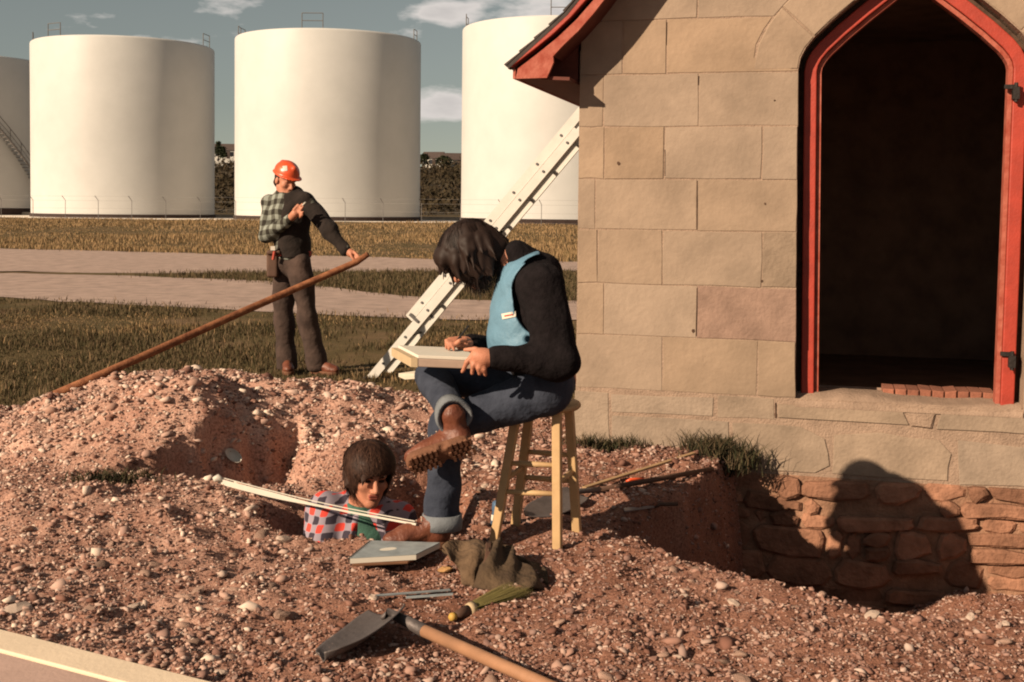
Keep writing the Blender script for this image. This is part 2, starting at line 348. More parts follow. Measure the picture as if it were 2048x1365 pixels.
def H(x, y):
    x = np.asarray(x, float); y = np.asarray(y, float)
    z = H0(x, y); dm = dirtmask(x, y)
    rough = fbm(x * 5, y * 5, 31, 4)
    z = z + dm * (.075 * rough + .04 * fbm(x * 15, y * 15, 37, 2) + .016 * np.maximum(fbm(x * 9, y * 9, 39, 2) - .12, 0) * 8)
    # heap face is lumpy
    face = dm * sstep(6.3, 6.8, y) * (1 - sstep(8.0, 8.5, y)) * (1 - sstep(-.2, .3, x))
    z = z + face * (.20 * fbm(x * 3.4, y * 3.4, 41, 3) + .10 * fbm(x * 8, y * 8, 43, 2))
    wob = .26 * fbm(x * 4.3, y * 4.3, 51, 4)
    a = sstep(.0, 1., (-poly_sd(x, y, PIT_A) + wob * .45) / (.16 + .5 * np.clip(fbm(x * 3, y * 3, 53, 3) + .1, 0, .5))); z = z * (1 - a) + (-.98 + .05 * rough) * a
    h_ = sstep(.0, 1., (-poly_sd(x, y, HOLLOW) + wob) / (.09 + .6 * np.clip(fbm(x * 4, y * 4, 57, 3) + .02, 0, .5))); z = z - (.64 - .2 * sstep(-1.6, -1.3, x)) * h_
    z = z + .40 * np.exp(-(((x + 1.50) / .20) ** 2 + ((y - 6.62) / .17) ** 2))   # clod left standing in the hollow
    sb = -poly_sd(x, y, PIT_B) + wob * .5
    wid = .20 + .5 * sstep(1.7, 2.6, x) * (1 - sstep(6.2, 6.8, y))
    b = sstep(0.0, 1.0, sb / wid)
    fl = -1.15 + .42 * sstep(1.75, 2.75, x + .25 * (6.9 - y)) + .06 * rough
    z = z * (1 - b) + fl * b
    z = z + .30 * sstep(40, 76, y)
    inpit = np.clip(a + h_ + b, 0, 1); z = z + inpit * .10 * fbm(x * 7, y * 7, 59, 3)
    return z
def Hs(x, y): return float(H(np.array([x]), np.array([y]))[0])
def on(x, y, dz=0.0): return Vector((x, y, Hs(x, y) + dz))

def axis(lo, f0, f1, hi, step, g=1.13):
    a = list(np.arange(f0, f1, step)); s = step; p_ = a[-1]
    while p_ < hi: s *= g; p_ += s; a.append(p_)
    s = step; p_ = a[0]
    while p_ > lo: s *= g; p_ -= s; a.insert(0, p_)
    return np.array(a)
gx = axis(-900, -3.7, 3.1, 900, .028); gy = axis(-60, 3.2, 9.4, 1400, .028)
XX, YY = np.meshgrid(gx, gy); ZZ = H(XX, YY)
# under the building the ground is level
nx_, ny_ = len(gx), len(gy)
idx = np.arange(nx_ * ny_).reshape(ny_, nx_)
fc = np.stack([idx[:-1, :-1], idx[:-1, 1:], idx[1:, 1:], idx[1:, :-1]], -1).reshape(-1, 4)
gme = np_mesh('ground', np.stack([XX, YY, ZZ], -1).reshape(-1, 3), fc, True)
at_ = gme.attributes.new('dirt', 'FLOAT', 'POINT'); at_.data.foreach_set('value', dirtmask(XX, YY).ravel().astype(np.float32))
pale_ = np.clip(sstep(6.3, 7.2, YY) * (1 - sstep(-.1, .4, XX)) + .85 * (1 - sstep(-1.3, -.3, XX)) + .6 * fbm(XX * 1.3, YY * 1.3, 77, 3), 0, 1)  # dry heap spoil is paler; left ground also brightened as if facing the sun
at2_ = gme.attributes.new('pale', 'FLOAT', 'POINT'); at2_.data.foreach_set('value', pale_.ravel().astype(np.float32))
def ground_mat():
    m_ = bpy.data.materials.new('soil_and_turf'); m_.use_nodes = True; nt = m_.node_tree; N = nt.nodes.new; L = nt.links.new
    b = nt.nodes['Principled BSDF']; b.inputs['Roughness'].default_value = .97; b.inputs['Specular IOR Level'].default_value = .1
    tc = N('ShaderNodeTexCoord')
    def noise(sc, det=5):
        n = N('ShaderNodeTexNoise'); n.inputs['Scale'].default_value = sc; n.inputs['Detail'].default_value = det; n.inputs['Roughness'].default_value = .65; L(tc.outputs['Object'], n.inputs['Vector']); return n.outputs['Fac']
    def ramp(src, stops):
        r = N('ShaderNodeValToRGB'); e = r.color_ramp.elements
        while len(e) < len(stops): e.new(.5)
        for i, (p_, c) in enumerate(stops): e[i].position = p_; e[i].color = (*c, 1)
        L(src, r.inputs['Fac']); return r.outputs[0]
    soil = ramp(noise(2.6, 6), [(.3, (.15, .066, .042)), (.5, (.215, .102, .068)), (.7, (.265, .14, .10))])
    grain = ramp(noise(75, 3), [(.35, (.55, .5, .5)), (.6, (1.1, 1.1, 1.1))])
    mu = N('ShaderNodeMixRGB'); mu.blend_type = 'MULTIPLY'; mu.inputs[0].default_value = .9; L(soil, mu.inputs[1]); L(grain, mu.inputs[2])
    pale = ramp(noise(3.1, 6), [(.3, (.30, .155, .112)), (.5, (.41, .24, .18)), (.7, (.50, .32, .245))]); at2 = N('ShaderNodeAttribute'); at2.attribute_name = 'pale'
    ms = N('ShaderNodeMixRGB'); L(at2.outputs['Fac'], ms.inputs[0]); L(soil, ms.inputs[1]); L(pale, ms.inputs[2]); L(ms.outputs[0], mu.inputs[1])
    turf = ramp(noise(.9, 6), [(.3, (.055, .042, .018)), (.5, (.088, .062, .028)), (.72, (.155, .095, .055))])
    at = N('ShaderNodeAttribute'); at.attribute_name = 'dirt'
    mx = N('ShaderNodeMixRGB'); L(at.outputs['Fac'], mx.inputs[0]); L(turf, mx.inputs[1]); L(mu.outputs[0], mx.inputs[2]); L(mx.outputs[0], b.inputs['Base Color'])
    bp = N('ShaderNodeBump'); bp.inputs['Strength'].default_value = .7; bp.inputs['Distance'].default_value = .012; L(noise(90, 4), bp.inputs['Height']); L(bp.outputs[0], b.inputs['Normal'])
    return m_
ground = link('ground', gme, ground_mat()); tag(ground, 'reddish brown dug earth with spoil heap, pits and turf beyond', 'ground', kind='structure')

# tracks: sheets just above the ground, ragged edges
def track(name, xs, y0, y1, label):
    X = np.arange(xs[0], xs[1], .35); lo = y0(X) + 1.0 * fbm(X * .8, X * 0, 61, 5); hi = y1(X) + 1.6 * fbm(X * .6, X * 0 + 5, 63, 5)
    n = 8; v = []; 
    for j in range(n + 1):
        Y = lo + (hi - lo) * j / n; v.append(np.stack([X, Y, H(X, Y) + .012], -1))
    v = np.array(v).reshape(-1, 3); k = len(X); ii = np.arange(k * (n + 1)).reshape(n + 1, k)
    f = np.stack([ii[:-1, :-1], ii[:-1, 1:], ii[1:, 1:], ii[1:, :-1]], -1).reshape(-1, 4)
    o = link(name, np_mesh(name, v, f, True), M['gravel_road']); tag(o, label, 'track', kind='structure'); return o
UP0 = lambda X: np.interp(X, [-60, -7.9, -4.66, -1.73, 1.1, 20], [25.2, 25.2, 26.4, 27, 27.5, 29])
UP1 = lambda X: np.interp(X, [-60, -16, -6.2, -2.1, 1.3, 20], [52, 37.8, 35, 33.2, 32.6, 31.5])
LO0 = lambda X: np.interp(X, [-60, -7.85, -5.3, -2.8, -1, 2, 20], [26, 18.4, 17.3, 16.1, 15.7, 15.5, 15.2])
LO1 = lambda X: np.interp(X, [-60, -10, -7.7, -5.6, -3.9, -1.24, 2, 20], [24.6, 24.6, 24.5, 23.4, 22, 19.3, 18.7, 18])
track('gravel_track', (-60, 22), UP0, UP1, 'pale pink gravel track nearest the white storage tanks')
track('gravel_track', (-26, 14), LO0, LO1, 'pale pink gravel track behind the man in the orange helmet')

# ---------------------------------------------------------------- gravel and stones on the dug ground
def ico(sub):
    bm = bmesh.new(); bmesh.ops.create_icosphere(bm, subdivisions=sub, radius=1)
    v = np.array([q.co[:] for q in bm.verts]); f = np.array([[q.index for q in t.verts] for t in bm.faces]); bm.free(); return v, f
I1 = ico(1); I2 = ico(2)
OCT = (np.array([(1, 0, 0), (-1, 0, 0), (0, 1, 0), (0, -1, 0), (0, 0, 1), (0, 0, -1)], float), np.array([(0, 2, 4), (2, 1, 4), (1, 3, 4), (3, 0, 4), (2, 0, 5), (1, 2, 5), (3, 1, 5), (0, 3, 5)]))
def quat_mats(n):
    q = RNG.normal(size=(n, 4)); q /= np.linalg.norm(q, axis=1)[:, None]; w, x, y, z = q.T
    return np.stack([1 - 2 * (y * y + z * z), 2 * (x * y - w * z), 2 * (x * z + w * y), 2 * (x * y + w * z), 1 - 2 * (x * x + z * z), 2 * (y * z - w * x), 2 * (x * z - w * y), 2 * (y * z + w * x), 1 - 2 * (x * x + y * y)], -1).reshape(n, 3, 3)
def scatter(name, pts, rad, base=None, smooth=True):
    base = base or I1
    v0, f0 = base; n = len(pts); nv = len(v0)
    var = v0[None] * (1 + .28 * RNG.normal(size=(16, nv, 1)).clip(-1.6, 1.6))
    sh = var[RNG.integers(0, 16, n)]
    sc = np.stack([RNG.uniform(.75, 1.45, n), RNG.uniform(.7, 1.1, n), RNG.uniform(.45, .9, n)], -1) * rad[:, None]
    rot = quat_mats(n)
    # squash a little towards the ground, as pebbles lie flat
    vv = np.einsum('nij,nvj->nvi', rot, sh * sc[:, None, :]); vv[:, :, 2] *= .66
    vv += pts[:, None, :]
    f = (f0[None] + (np.arange(n) * nv)[:, None, None]).reshape(-1, 3)
    return np_mesh(name, vv.reshape(-1, 3), f, smooth)
def inview(x, y, pad=.12): return np.abs(x / np.maximum(y, .1)) < .427 + pad
BOARD_Q = [G(-60, 1252), G(440, 1372), G(300, 1500), G(-300, 1400)]
def dirt_points(n, rough=None):
    y = 3.4 + 6.0 * RNG.random(n) ** 1.25; x = RNG.uniform(-.53, .50, n) * y + RNG.uniform(-1, 1, n) * .9 * (RNG.random(n) < .45)
    s = (RNG.random(n) < dirtmask(x, y)); x, y = x[s], y[s]
    # nothing inside the building
    o = (x - CORNER.x) * WN.x + (y - CORNER.y) * WN.y; t = (x - CORNER.x) * WU.x + (y - CORNER.y) * WU.y
    s = ~((o < .02) & (t > -.05)); return x[s], y[s]
x_, y_ = dirt_points(60000)
dens = fbm(x_ * 1.7, y_ * 1.7, 71, 3) + .28 * sstep(6.2, 7, y_) + .16 * (x_ < -.5)
k_ = RNG.random(len(x_)) < np.clip(.62 + 1.7 * dens, .12, 1); x_, y_ = x_[k_], y_[k_]
r_ = np.clip(RNG.lognormal(math.log(.0062), .5, len(x_)), .003, .03)
r_ *= 1 + .35 * sstep(6.2, 7.2, y_)
z_ = H(x_, y_) + r_ * .25
xs_, ys_ = dirt_points(45000); e_ = .02; sl_ = np.hypot(H(xs_ + e_, ys_) - H(xs_ - e_, ys_), H(xs_, ys_ + e_) - H(xs_, ys_ - e_)) / (2 * e_)
k_ = sl_ > RNG.uniform(.5, 2.2, len(xs_)); xs_, ys_ = xs_[k_], ys_[k_]; rs_ = np.clip(RNG.lognormal(math.log(.008), .5, len(xs_)), .004, .03)
x_ = np.concatenate([x_, xs_]); y_ = np.concatenate([y_, ys_]); r_ = np.concatenate([r_, rs_]); z_ = np.concatenate([z_, H(xs_, ys_) + rs_ * .2])
heap_or_sunlit_ = (sstep(6.1, 6.6, y_) * (1 - sstep(-.1, .3, x_)) + .65 * (x_ < -.9)) > RNG.random(len(x_))  # left ground takes pale pebbles too, brightened like a sun-facing slope
r_ = np.where(heap_or_sunlit_, r_ * 1.22, r_)
P3 = np.stack([x_, y_, z_], -1)
gravel = link('gravel', scatter('gravel', P3[~heap_or_sunlit_], r_[~heap_or_sunlit_]), M['pebble'], ground); tag(gravel, 'small brown and pink pebbles strewn over the dug earth', kind='stuff')
gravel2 = link('gravel', scatter('gravel', P3[heap_or_sunlit_], r_[heap_or_sunlit_]), M['palepebble'], ground); tag(gravel2, 'paler coarse pebbles covering the spoil heap, and left ground brightened as if facing the sun', kind='stuff')
xc_, yc_ = dirt_points(125000); k_ = RNG.random(len(xc_)) < np.clip(.7 + 1.5 * fbm(xc_ * 2.3, yc_ * 2.3, 73, 3), .2, 1); xc_, yc_ = xc_[k_], yc_[k_]
rc_ = np.clip(RNG.lognormal(math.log(.0062), .4, len(xc_)), .003, .016) * (1 + .3 * sstep(6.2, 7.2, yc_)); Pc_ = np.stack([xc_, yc_, H(xc_, yc_) + rc_ * .15], -1)
chips = link('stone_chips', scatter('stone_chips', Pc_, rc_, OCT, False), M['pebble'], ground); tag(chips, 'fine angular stone chips mixed into the dug earth', kind='stuff')
# the larger stones, one by one
svar = []
for i in range(10):
    v, f = I2; vv = v * (1 + .13 * RNG.normal(size=(len(v), 1))).clip(.7, 1.35)
    for _ in range(3):   # chipped flats
        nrm = RNG.normal(size=3); nrm /= np.linalg.norm(nrm); d = vv @ nrm; vv -= np.maximum(d - .68, 0)[:, None] * nrm
    vv *= np.array([1.3, .95, .5]); svar.append(np_mesh('stone_shape', vv, f, i % 3 == 0))
for i, s_ in enumerate(svar): s_.materials.append(M['palestone'] if i in (2, 7) else M['stone'])
x2, y2 = dirt_points(900)
cnt = 0
for x, y in zip(x2, y2):
    if cnt >= 285: break
    if not inview(np.array([x]), np.array([y]), .02)[0]: continue
    if poly_sd(np.array([x]), np.array([y]), PIT_A)[0] < .03 or (poly_sd(np.array([x]), np.array([y]), PIT_B)[0] < .0 and x < 1.9): continue
    if -.75 < x < .5 and 4.6 < y < 5.75: continue
    if -.9 < x < .2 and y < 4.6 and random.random() < .6: continue
    r = min(.038, .0105 * math.exp(abs(random.gauss(0, .5)))) * (1.25 if x < -.7 else 1)
    if x > 1.85 and y > 5: r *= 1.9
    o = link('stone', svar[random.randrange(10)], None, ground)
    o.location = (x, y, Hs(x, y) + r * .22); o.scale = (r,) * 3; o.rotation_euler = (random.uniform(-.4, .4), random.uniform(-.4, .4), random.uniform(0, 6.28)); cnt += 1

# ---------------------------------------------------------------- grass: single blades
def blades(name, x, y, z, hgt, wid, lean=.35):
    n = len(x); a = RNG.uniform(0, 2 * np.pi, n); ca, sa = np.cos(a), np.sin(a)
    hh = hgt * RNG.uniform(.5, 1.15, n); b = RNG.uniform(0, 2 * np.pi, n); ln = hh * lean * RNG.uniform(.2, 1.3, n)
    base = np.stack([x, y, z - .01], -1); side = np.stack([ca, sa, 0 * a], -1) * (wid / 2)[:, None]
    mid = base + np.stack([np.cos(b) * ln * .35, np.sin(b) * ln * .35, hh * .6], -1); tip = base + np.stack([np.cos(b) * ln, np.sin(b) * ln, hh], -1)
    v = np.stack([base - side, base + side, mid + side * .7, mid - side * .7, tip], 1).reshape(-1, 3)
    i = np.arange(n)[:, None] * 5
    f = np.concatenate([i + np.array([0, 1, 2]), i + np.array([0, 2, 3]), i + np.array([3, 2, 4])], 1).reshape(-1, 3)
    return np_mesh(name, v, f, False)
def field(n, y0, y1, xl=-.56, xr=.16, p=1.0):
    y = y0 + (y1 - y0) * RNG.random(n) ** p; x = RNG.uniform(xl, xr, n) * y; return x, y
def outside_building(x, y):
    o = (x - CORNER.x) * WN.x + (y - CORNER.y) * WN.y; t = (x - CORNER.x) * WU.x + (y - CORNER.y) * WU.y
    return ~((o < .0) & (t > -.05))
def straw_(o, x, y):
    o.data.materials.append(M['dry']); w = np.clip(.12 + 2.0 * fbm(x * .5, y * .5, 87, 4), .02, .9); mi = (RNG.random(len(x)) < w).astype(np.int32)
    o.data.polygons.foreach_set('material_index', np.repeat(mi, 3))
x, y = field(170000, 7.6, 18.5, -.55, .14, 1.15)
k = (dirtmask(x, y) < RNG.random(len(x)) * .8) & (y < LO0(x) + .25 * RNG.normal(size=len(x))) & outside_building(x, y)
k &= RNG.random(len(x)) < np.clip(.62 + 3.4 * fbm(x * .9, y * .9, 81, 4), .03, 1)
x, y = x[k], y[k]; hg = (.022 + .048 * np.clip(.5 + 3 * fbm(x * .8, y * .8, 83, 4), 0, 1)) * np.where(RNG.random(len(x)) < .04, 1.9, 1)
o = link('lawn_grass', blades('lawn_grass', x, y, H(x, y), hg, .006 + .00045 * y), M['lawn']); straw_(o, x, y); tag(o, 'short green and straw grass between spoil heap and gravel track', 'grass', kind='stuff')
x, y = field(50000, 18.3, 28, -.5, .12)
k = (y > LO1(x) - .1 + .3 * RNG.normal(size=len(x))) & (y < UP0(x) + .3 * RNG.normal(size=len(x))) & (x > -8.2) & (RNG.random(len(x)) < np.clip((x + 8.2) / 2.5, 0, 1)); x, y = x[k], y[k]
o = link('verge_grass', blades('verge_grass', x, y, H(x, y), np.full(len(x), .12), np.full(len(x), .016)), M['lawn']); tag(o, 'green grass strip between the two gravel tracks', 'grass', kind='stuff')
x, y = field(105000, 31, 97, -.5, .10, 1.4)
k = (y > UP1(x) + .4 * RNG.normal(size=len(x))) & (y < np.interp(x, [-75, 26], [96, 80.5]) + .5 * RNG.normal(size=len(x))) & (RNG.random(len(x)) < np.clip(.7 + 1.5 * fbm(x * .25, y * .15, 91, 3), .15, 1)); x, y = x[k], y[k]
o = link('dry_grass', blades('dry_grass', x, y, H(x, y), np.clip(.12 + .45 * fbm(x * .3, y * .2, 93, 4), .04, .3), .012 + .0004 * y), M['dry']); tag(o, 'long dry golden grass in front of the white tanks', 'grass', kind='stuff')

# ================================================================ FAR SETTING
hx = np.linspace(-500, 400, 120); hy = np.linspace(130, 520, 60); HX, HY = np.meshgrid(hx, hy)
HZ = .2 + 11.4 * sstep(150, 330, HY) + 3 * fbm(HX * .012, HY * .012, 5, 4) * sstep(140, 200, HY) - 6 * sstep(400, 520, HY)
def hillz(x, y): return float(.2 + 11.4 * sstep(150, 330, np.array(y)) + 3 * fbm(np.array(x) * .012, np.array(y) * .012, 5, 4) * sstep(140, 200, np.array(y)))
ii = np.arange(120 * 60).reshape(60, 120)
hill = link('hill', np_mesh('hill', np.stack([HX, HY, HZ], -1).reshape(-1, 3), np.stack([ii[:-1, :-1], ii[:-1, 1:], ii[1:, 1:], ii[1:, :-1]], -1).reshape(-1, 4), True), mat('hillside', (.09, .062, .03), .95, .35, .05))
tag(hill, 'dark brown scrubby hillside rising far behind the tanks', 'hill', kind='structure')
# scrub as leaf clumps over the hillside
n = 9000; sx_ = RNG.uniform(-130, 30, n); sy_ = RNG.uniform(150, 300, n)
k = RNG.random(n) < np.clip(.55 + 2.5 * fbm(sx_ * .05, sy_ * .05, 15, 3), 0, 1); sx_, sy_ = sx_[k], sy_[k]
sz_ = .2 + 11.4 * sstep(150, 330, sy_) + 3 * fbm(sx_ * .012, sy_ * .012, 5, 4) * sstep(140, 200, sy_)
cl = RNG.integers(0, len(sx_), 60000); off = RNG.normal(size=(60000, 3)) * np.array([.9, .9, .7]) + np.array([0, 0, 1.0])
c = np.stack([sx_[cl], sy_[cl], sz_[cl]], -1) + off; tri = RNG.normal(size=(60000, 3, 3)) * .26 + c[:, None, :]
o = link('hillside_scrub', np_mesh('hillside_scrub', tri.reshape(-1, 3), np.arange(180000).reshape(-1, 3)), M['scrub']); tag(o, 'dark low scrub covering the far hillside', 'scrub', kind='stuff')

def house(xpx, ypx, Y, w, d, h, rot, label):
    p = P(xpx, ypx, Y); z0 = p.z - .3; rt = empty('house', (p.x, p.y, z0)); ca, sa = math.cos(rot), math.sin(rot)
    ax = (Vector((ca, sa, 0)), Vector((-sa, ca, 0)), Vector((0, 0, 1)))
    L_ = lambda a, b, c_: Vector((p.x, p.y, z0)) + ax[0] * a + ax[1] * b + ax[2] * c_
    MB().box(L_(0, 0, h / 2 - 1.5), (w / 2, d / 2, h / 2 + 1.5), ax).build('wall', M['houswhite'], root=rt)
    r = MB(); rh = d * .32
    r.add([L_(-w / 2 - .3, -d / 2 - .3, h), L_(w / 2 + .3, -d / 2 - .3, h), L_(w / 2 + .3, d / 2 + .3, h), L_(-w / 2 - .3, d / 2 + .3, h), L_(-w / 2 - .3, 0, h + rh), L_(w / 2 + .3, 0, h + rh)],
          [(0, 1, 5, 4), (2, 3, 4, 5), (1, 2, 5), (3, 0, 4), (3, 2, 1, 0)]); r.build('roof', M['housroof'], root=rt)
    for k in range(3):
        wn = MB().box(L_((k - 1) * w * .3, -d / 2 - .02, h * .55), (.5, .04, .6), ax).build('window', M['glass'], root=rt)
    MB().box(L_(w * .15, -d / 2 - .02, 1.0), (.45, .05, 1.0), ax).build('door', M['housroof'], root=rt)
    tag(rt, label, 'house', 'white houses on the far hill'); return rt
house(452, 316, 330, 6.5, 6, 2.2, .1, 'tiny white house on the hill between the first and second full tanks')
house(868, 331, 325, 5.2, 6, 2.0, -.2, 'tiny white house on the hill beside the second full tank')
house(908, 334, 318, 7.0, 6, 2.0, .15, 'wider white house on the hill just beside the third full tank')

def tree(xpx, ypx, Y, hgt, wid, label, conifer=True):
    p = P(xpx, ypx, Y); rt = empty('pine_tree' if conifer else 'bush', p)
    MB().tube([p - Vector((0, 0, 1)), p + Vector((0, 0, hgt * .5)), p + Vector((.1, 0, hgt * .95))], [.18, .12, .03], 6).build('trunk', M['bark'], root=rt)
    n = 700; u = RNG.random(n) ** (.7 if conifer else .5); a = RNG.uniform(0, 6.28, n)
    rr = wid * ((1 - u) * .95 + .05 if conifer else np.sqrt(np.maximum(1 - (2 * u - 1) ** 2, .02))) * RNG.random(n) ** .5
    c = np.stack([p.x + rr * np.cos(a), p.y + rr * np.sin(a), p.z + hgt * (.08 + .92 * u)], -1) + RNG.normal(size=(n, 3)) * .12
    t = RNG.normal(size=(n, 3, 3)) * np.array([.28, .28, .16]) + c[:, None, :]
    attach(link('crown', np_mesh('crown', t.reshape(-1, 3), np.arange(3 * n).reshape(-1, 3)), M['needle']), rt)
    tag(rt, label, 'tree' if conifer else 'bush')
tree(437, 316, 322, 4.2, 1.5, 'taller dark pine on the hill crest left of the tiny house')
tree(446, 318, 318, 3.0, 1.3, 'shorter dark pine on the hill crest touching the tiny house')
tree(848, 334, 315, 3.2, 1.6, 'small dark bushy tree against the edge of the second full tank', False)
tree(888, 336, 312, 2.8, 2.4, 'round dark bush between two white houses on the far hill', False)

# ---------------------------------------------------------------- storage tanks
def tank(xl, xr, ytop, ybase, dia, label, stair=None, rails=()):
    xc = (xl + xr) / 2; Y = dia * FPX / (xr - xl); c = P(xc, ybase, Y - dia / 2); c = Vector((c.x * Y / (Y - dia / 2), Y, c.z)); top = P(xc, ytop, Y - dia / 2).z
    Rr = dia / 2; hgt = top - c.z; rt = empty('storage_tank', c); seg = 128
    def rev(prof, name, m_, sm=True):
        v = []; f = []
        for r, z in prof:
            for k in range(seg): a = 2 * math.pi * k / seg; v.append((c.x + r * math.cos(a), c.y + r * math.sin(a), c.z + z))
        for i in range(len(prof) - 1):
            for k in range(seg): k2 = (k + 1) % seg; f.append((i * seg + k, i * seg + k2, (i + 1) * seg + k2, (i + 1) * seg + k))
        o = attach(link(name, np_mesh(name, v, f, sm), m_), rt); return o
    rev([(Rr, .0), (Rr, hgt * .5), (Rr, hgt - .16), (Rr - .03, hgt - .06), (Rr - .10, hgt)], 'shell', M['tank'])
    rev([(Rr - .10, hgt), (Rr * .5, hgt + .28), (.01, hgt + .5)], 'roof', M['tank'])
    rev([(Rr + .10, -.8), (Rr + .10, .30), (Rr - .05, .34)], 'base_ring', M['tank_base'], False)
    def rim(a, r=None): r = r if r is not None else Rr - .25; return Vector((c.x + r * math.cos(a), c.y + r * math.sin(a), c.z + hgt))
    for (a0, a1, hh) in rails:
        q = MB(); st = max(2, int(abs(a1 - a0) / .12) + 1); pts = [rim(a0 + (a1 - a0) * i / (st - 1)) for i in range(st)]
        for p in pts: q.tube([p - Vector((0, 0, .1)), p + Vector((0, 0, hh))], .035, 5)
        for lv in (.5, 1.0): q.tube([p + Vector((0, 0, hh * lv)) for p in pts], .03, 5)
        q.build('railing', M['steel'], root=rt)
    if stair:
        a0, a1, z0, z1 = stair; q = MB(); nn = 46
        for i in range(nn):
            t = i / (nn - 1); a = a0 + (a1 - a0) * t; z = z0 + (z1 - z0) * t; d = Vector((math.cos(a), math.sin(a), 0)); tg = Vector((-d.y, d.x, 0))
            q.box(c + d * (Rr + .4) + Vector((0, 0, z)), (.4, .16, .03), (d, tg, Vector((0, 0, 1))))
            if i % 4 == 0: q.beam(c + d * (Rr + .8) + Vector((0, 0, z)), c + d * (Rr + .8) + Vector((0, 0, z + 1)), .05, .05, d)
        hand = [c + Vector((math.cos(a0 + (a1 - a0) * i / 20) * (Rr + .8), math.sin(a0 + (a1 - a0) * i / 20) * (Rr + .8), z0 + (z1 - z0) * i / 20 + 1)) for i in range(21)]
        q.tube(hand, .04, 5); q.tube([p - Vector((0, 0, 1.05)) for p in hand], .09, 5); q.tube([p - Vector((0, 0, .5)) for p in hand], .03, 5)
        q.build('stair', M['steel'], root=rt)
    tag(rt, label, 'tank', 'row of white storage tanks'); return rt
D = -math.pi / 2
tank(-235, 85, 104, 424, 14.5, 'white storage tank cut off at the picture edge with diagonal stair', stair=(D + .15, D + 1.6, 13.0, .2), rails=())
tank(75, 424, 70, 438, 14.5, 'white storage tank left of the man in the orange helmet', rails=((D - .62, D - .42, 1.0), (D + 1.38, D + 1.6, 1.0), (D - 1.3, D - 1.2, .8)))
tank(474, 839, 56, 443, 14.5, 'white storage tank directly behind the man in the orange helmet', rails=((D - .13, D + .09, 1.1), (D - 1.75, D - 1.45, 1.0), (D + 1.35, D + 1.5, .8)))
tank(922, 1318, 30, 449, 14.5, 'white storage tank half hidden by the stone building', rails=((D - .15, D + .05, 1.1), (D - 1.75, D - 1.45, 1.0)))

yx = np.linspace(-75, 26, 80); yl = np.interp(yx, [-75, 26], [95, 79.5]) + 1.0 * fbm(yx * .4, yx * 0 + 3, 66, 4); yv = []
for j in range(9):
    yy_ = yl + (128 - yl) * j / 8; yv.append(np.stack([yx, yy_, H(yx, yy_) + .02], -1))
ii = np.arange(720).reshape(9, 80)
tag(link('bounce_sheet', np_mesh('bounce_sheet', np.array(yv).reshape(-1, 3), np.stack([ii[:-1, :-1], ii[:-1, 1:], ii[1:, 1:], ii[1:, :-1]], -1).reshape(-1, 4), True), M['bounce_ground']), 'pale ground sheet added to bounce light onto the white tanks', 'bounce_ground', kind='structure')  # sheet added to throw bounced light on the tanks' shaded sides
# fence of bent-top posts in front of the tanks
fa = P(-60, 441, 85); fb = P(1250, 452, 72.5); fr = empty('wire_fence', fa); nn = int((fb - fa).length / 2.55)
post0 = None; tops = []
for i in range(nn + 1):
    p = fa.lerp(fb, i / nn); p.z = Hs(p.x, p.y) - .1
    q = MB().tube([p, p + Vector((0, 0, 1.45)), p + Vector((-.16, -.22, 1.75))], .02, 6).build('post', M['steel'], root=fr); tops.append(p)
for zz, dx in ((.3, 0), (.9, 0), (1.42, 0), (1.72, -.15)):
    MB().tube([p + Vector((dx, dx, zz)) for p in tops], .006, 4).build('wire', M['steel'], root=fr)
tag(fr, 'thin wire fence with bent-top posts in front of the tanks', 'fence')
bw = P(-400, 436, 108); bw2 = P(1400, 445, 100)
q = MB(); q.beam(Vector((bw.x, bw.y, .35)), Vector((bw2.x, bw2.y, .35)), .5, .5)
tag(bevelled(q.build('low_wall', M['conc']), .03), 'low pale bund wall seen in the gaps behind the tanks', 'wall')

# ================================================================ STONE BUILDING
bld = empty('stone_building', W(1.9, 0, -2.5))
BW = 2 * PW(1823, 400)[0]            # the door stands in the middle of the gable
MID = BW / 2
zr = lambda x, y: PW(x, y)[1]
ROWZ = [zr(1400, y) for y in (1013, 893 + 25, 836, 787, 677, 572, 462, 359, 253, 147, 37)]   # bed joints, from the foundation top upwards
Z_F, Z_1, Z_2, Z_3, Z_4, Z_5, Z_6, Z_7, Z_8, Z_9, Z_10 = ROWZ
# opening in the wall (left half, from the sill to the apex); mirrored about MID
SILL = zr(1590, 797)
op_px = [(1590, 797), (1596, 140), (1601, 116), (1612, 95), (1629, 74), (1665, 40), (1712, 0)]
OP = [(PW(x, y)[0], PW(x, y)[1]) for x, y in op_px]
OP[0] = (OP[0][0], SILL)
sl = (OP[-1][1] - OP[-2][1]) / (OP[-1][0] - OP[-2][0]); OP.append((MID, OP[-1][1] + (MID - OP[-1][0]) * sl * .92))
opL = [p[0] for p in OP]; opZ = [p[1] for p in OP]
SPRING = OP[1][1]; APEX = OP[-1][1]
def open_left(z): return float(np.interp(z, opZ, opL)) if z < APEX else MID
def offset_curve(pts, d):
    out = []
    for i, p in enumerate(pts):
        a = pts[max(i - 1, 0)]; b = pts[min(i + 1, len(pts) - 1)]; tx, tz = b[0] - a[0], b[1] - a[1]; l = math.hypot(tx, tz)
        out.append((p[0] - tz / l * d, p[1] + tx / l * d))
    return out
EX = offset_curve(OP[1:], .27); EX[0] = (OP[1][0] - .27, SPRING); EX[-1] = (MID, APEX + .40)
exZ = [p[1] for p in EX]; exL = [p[0] for p in EX]
def ext_left(z):
    if z < SPRING: return open_left(z)
    return float(np.interp(z, exZ, exL)) if z < exZ[-1] else MID

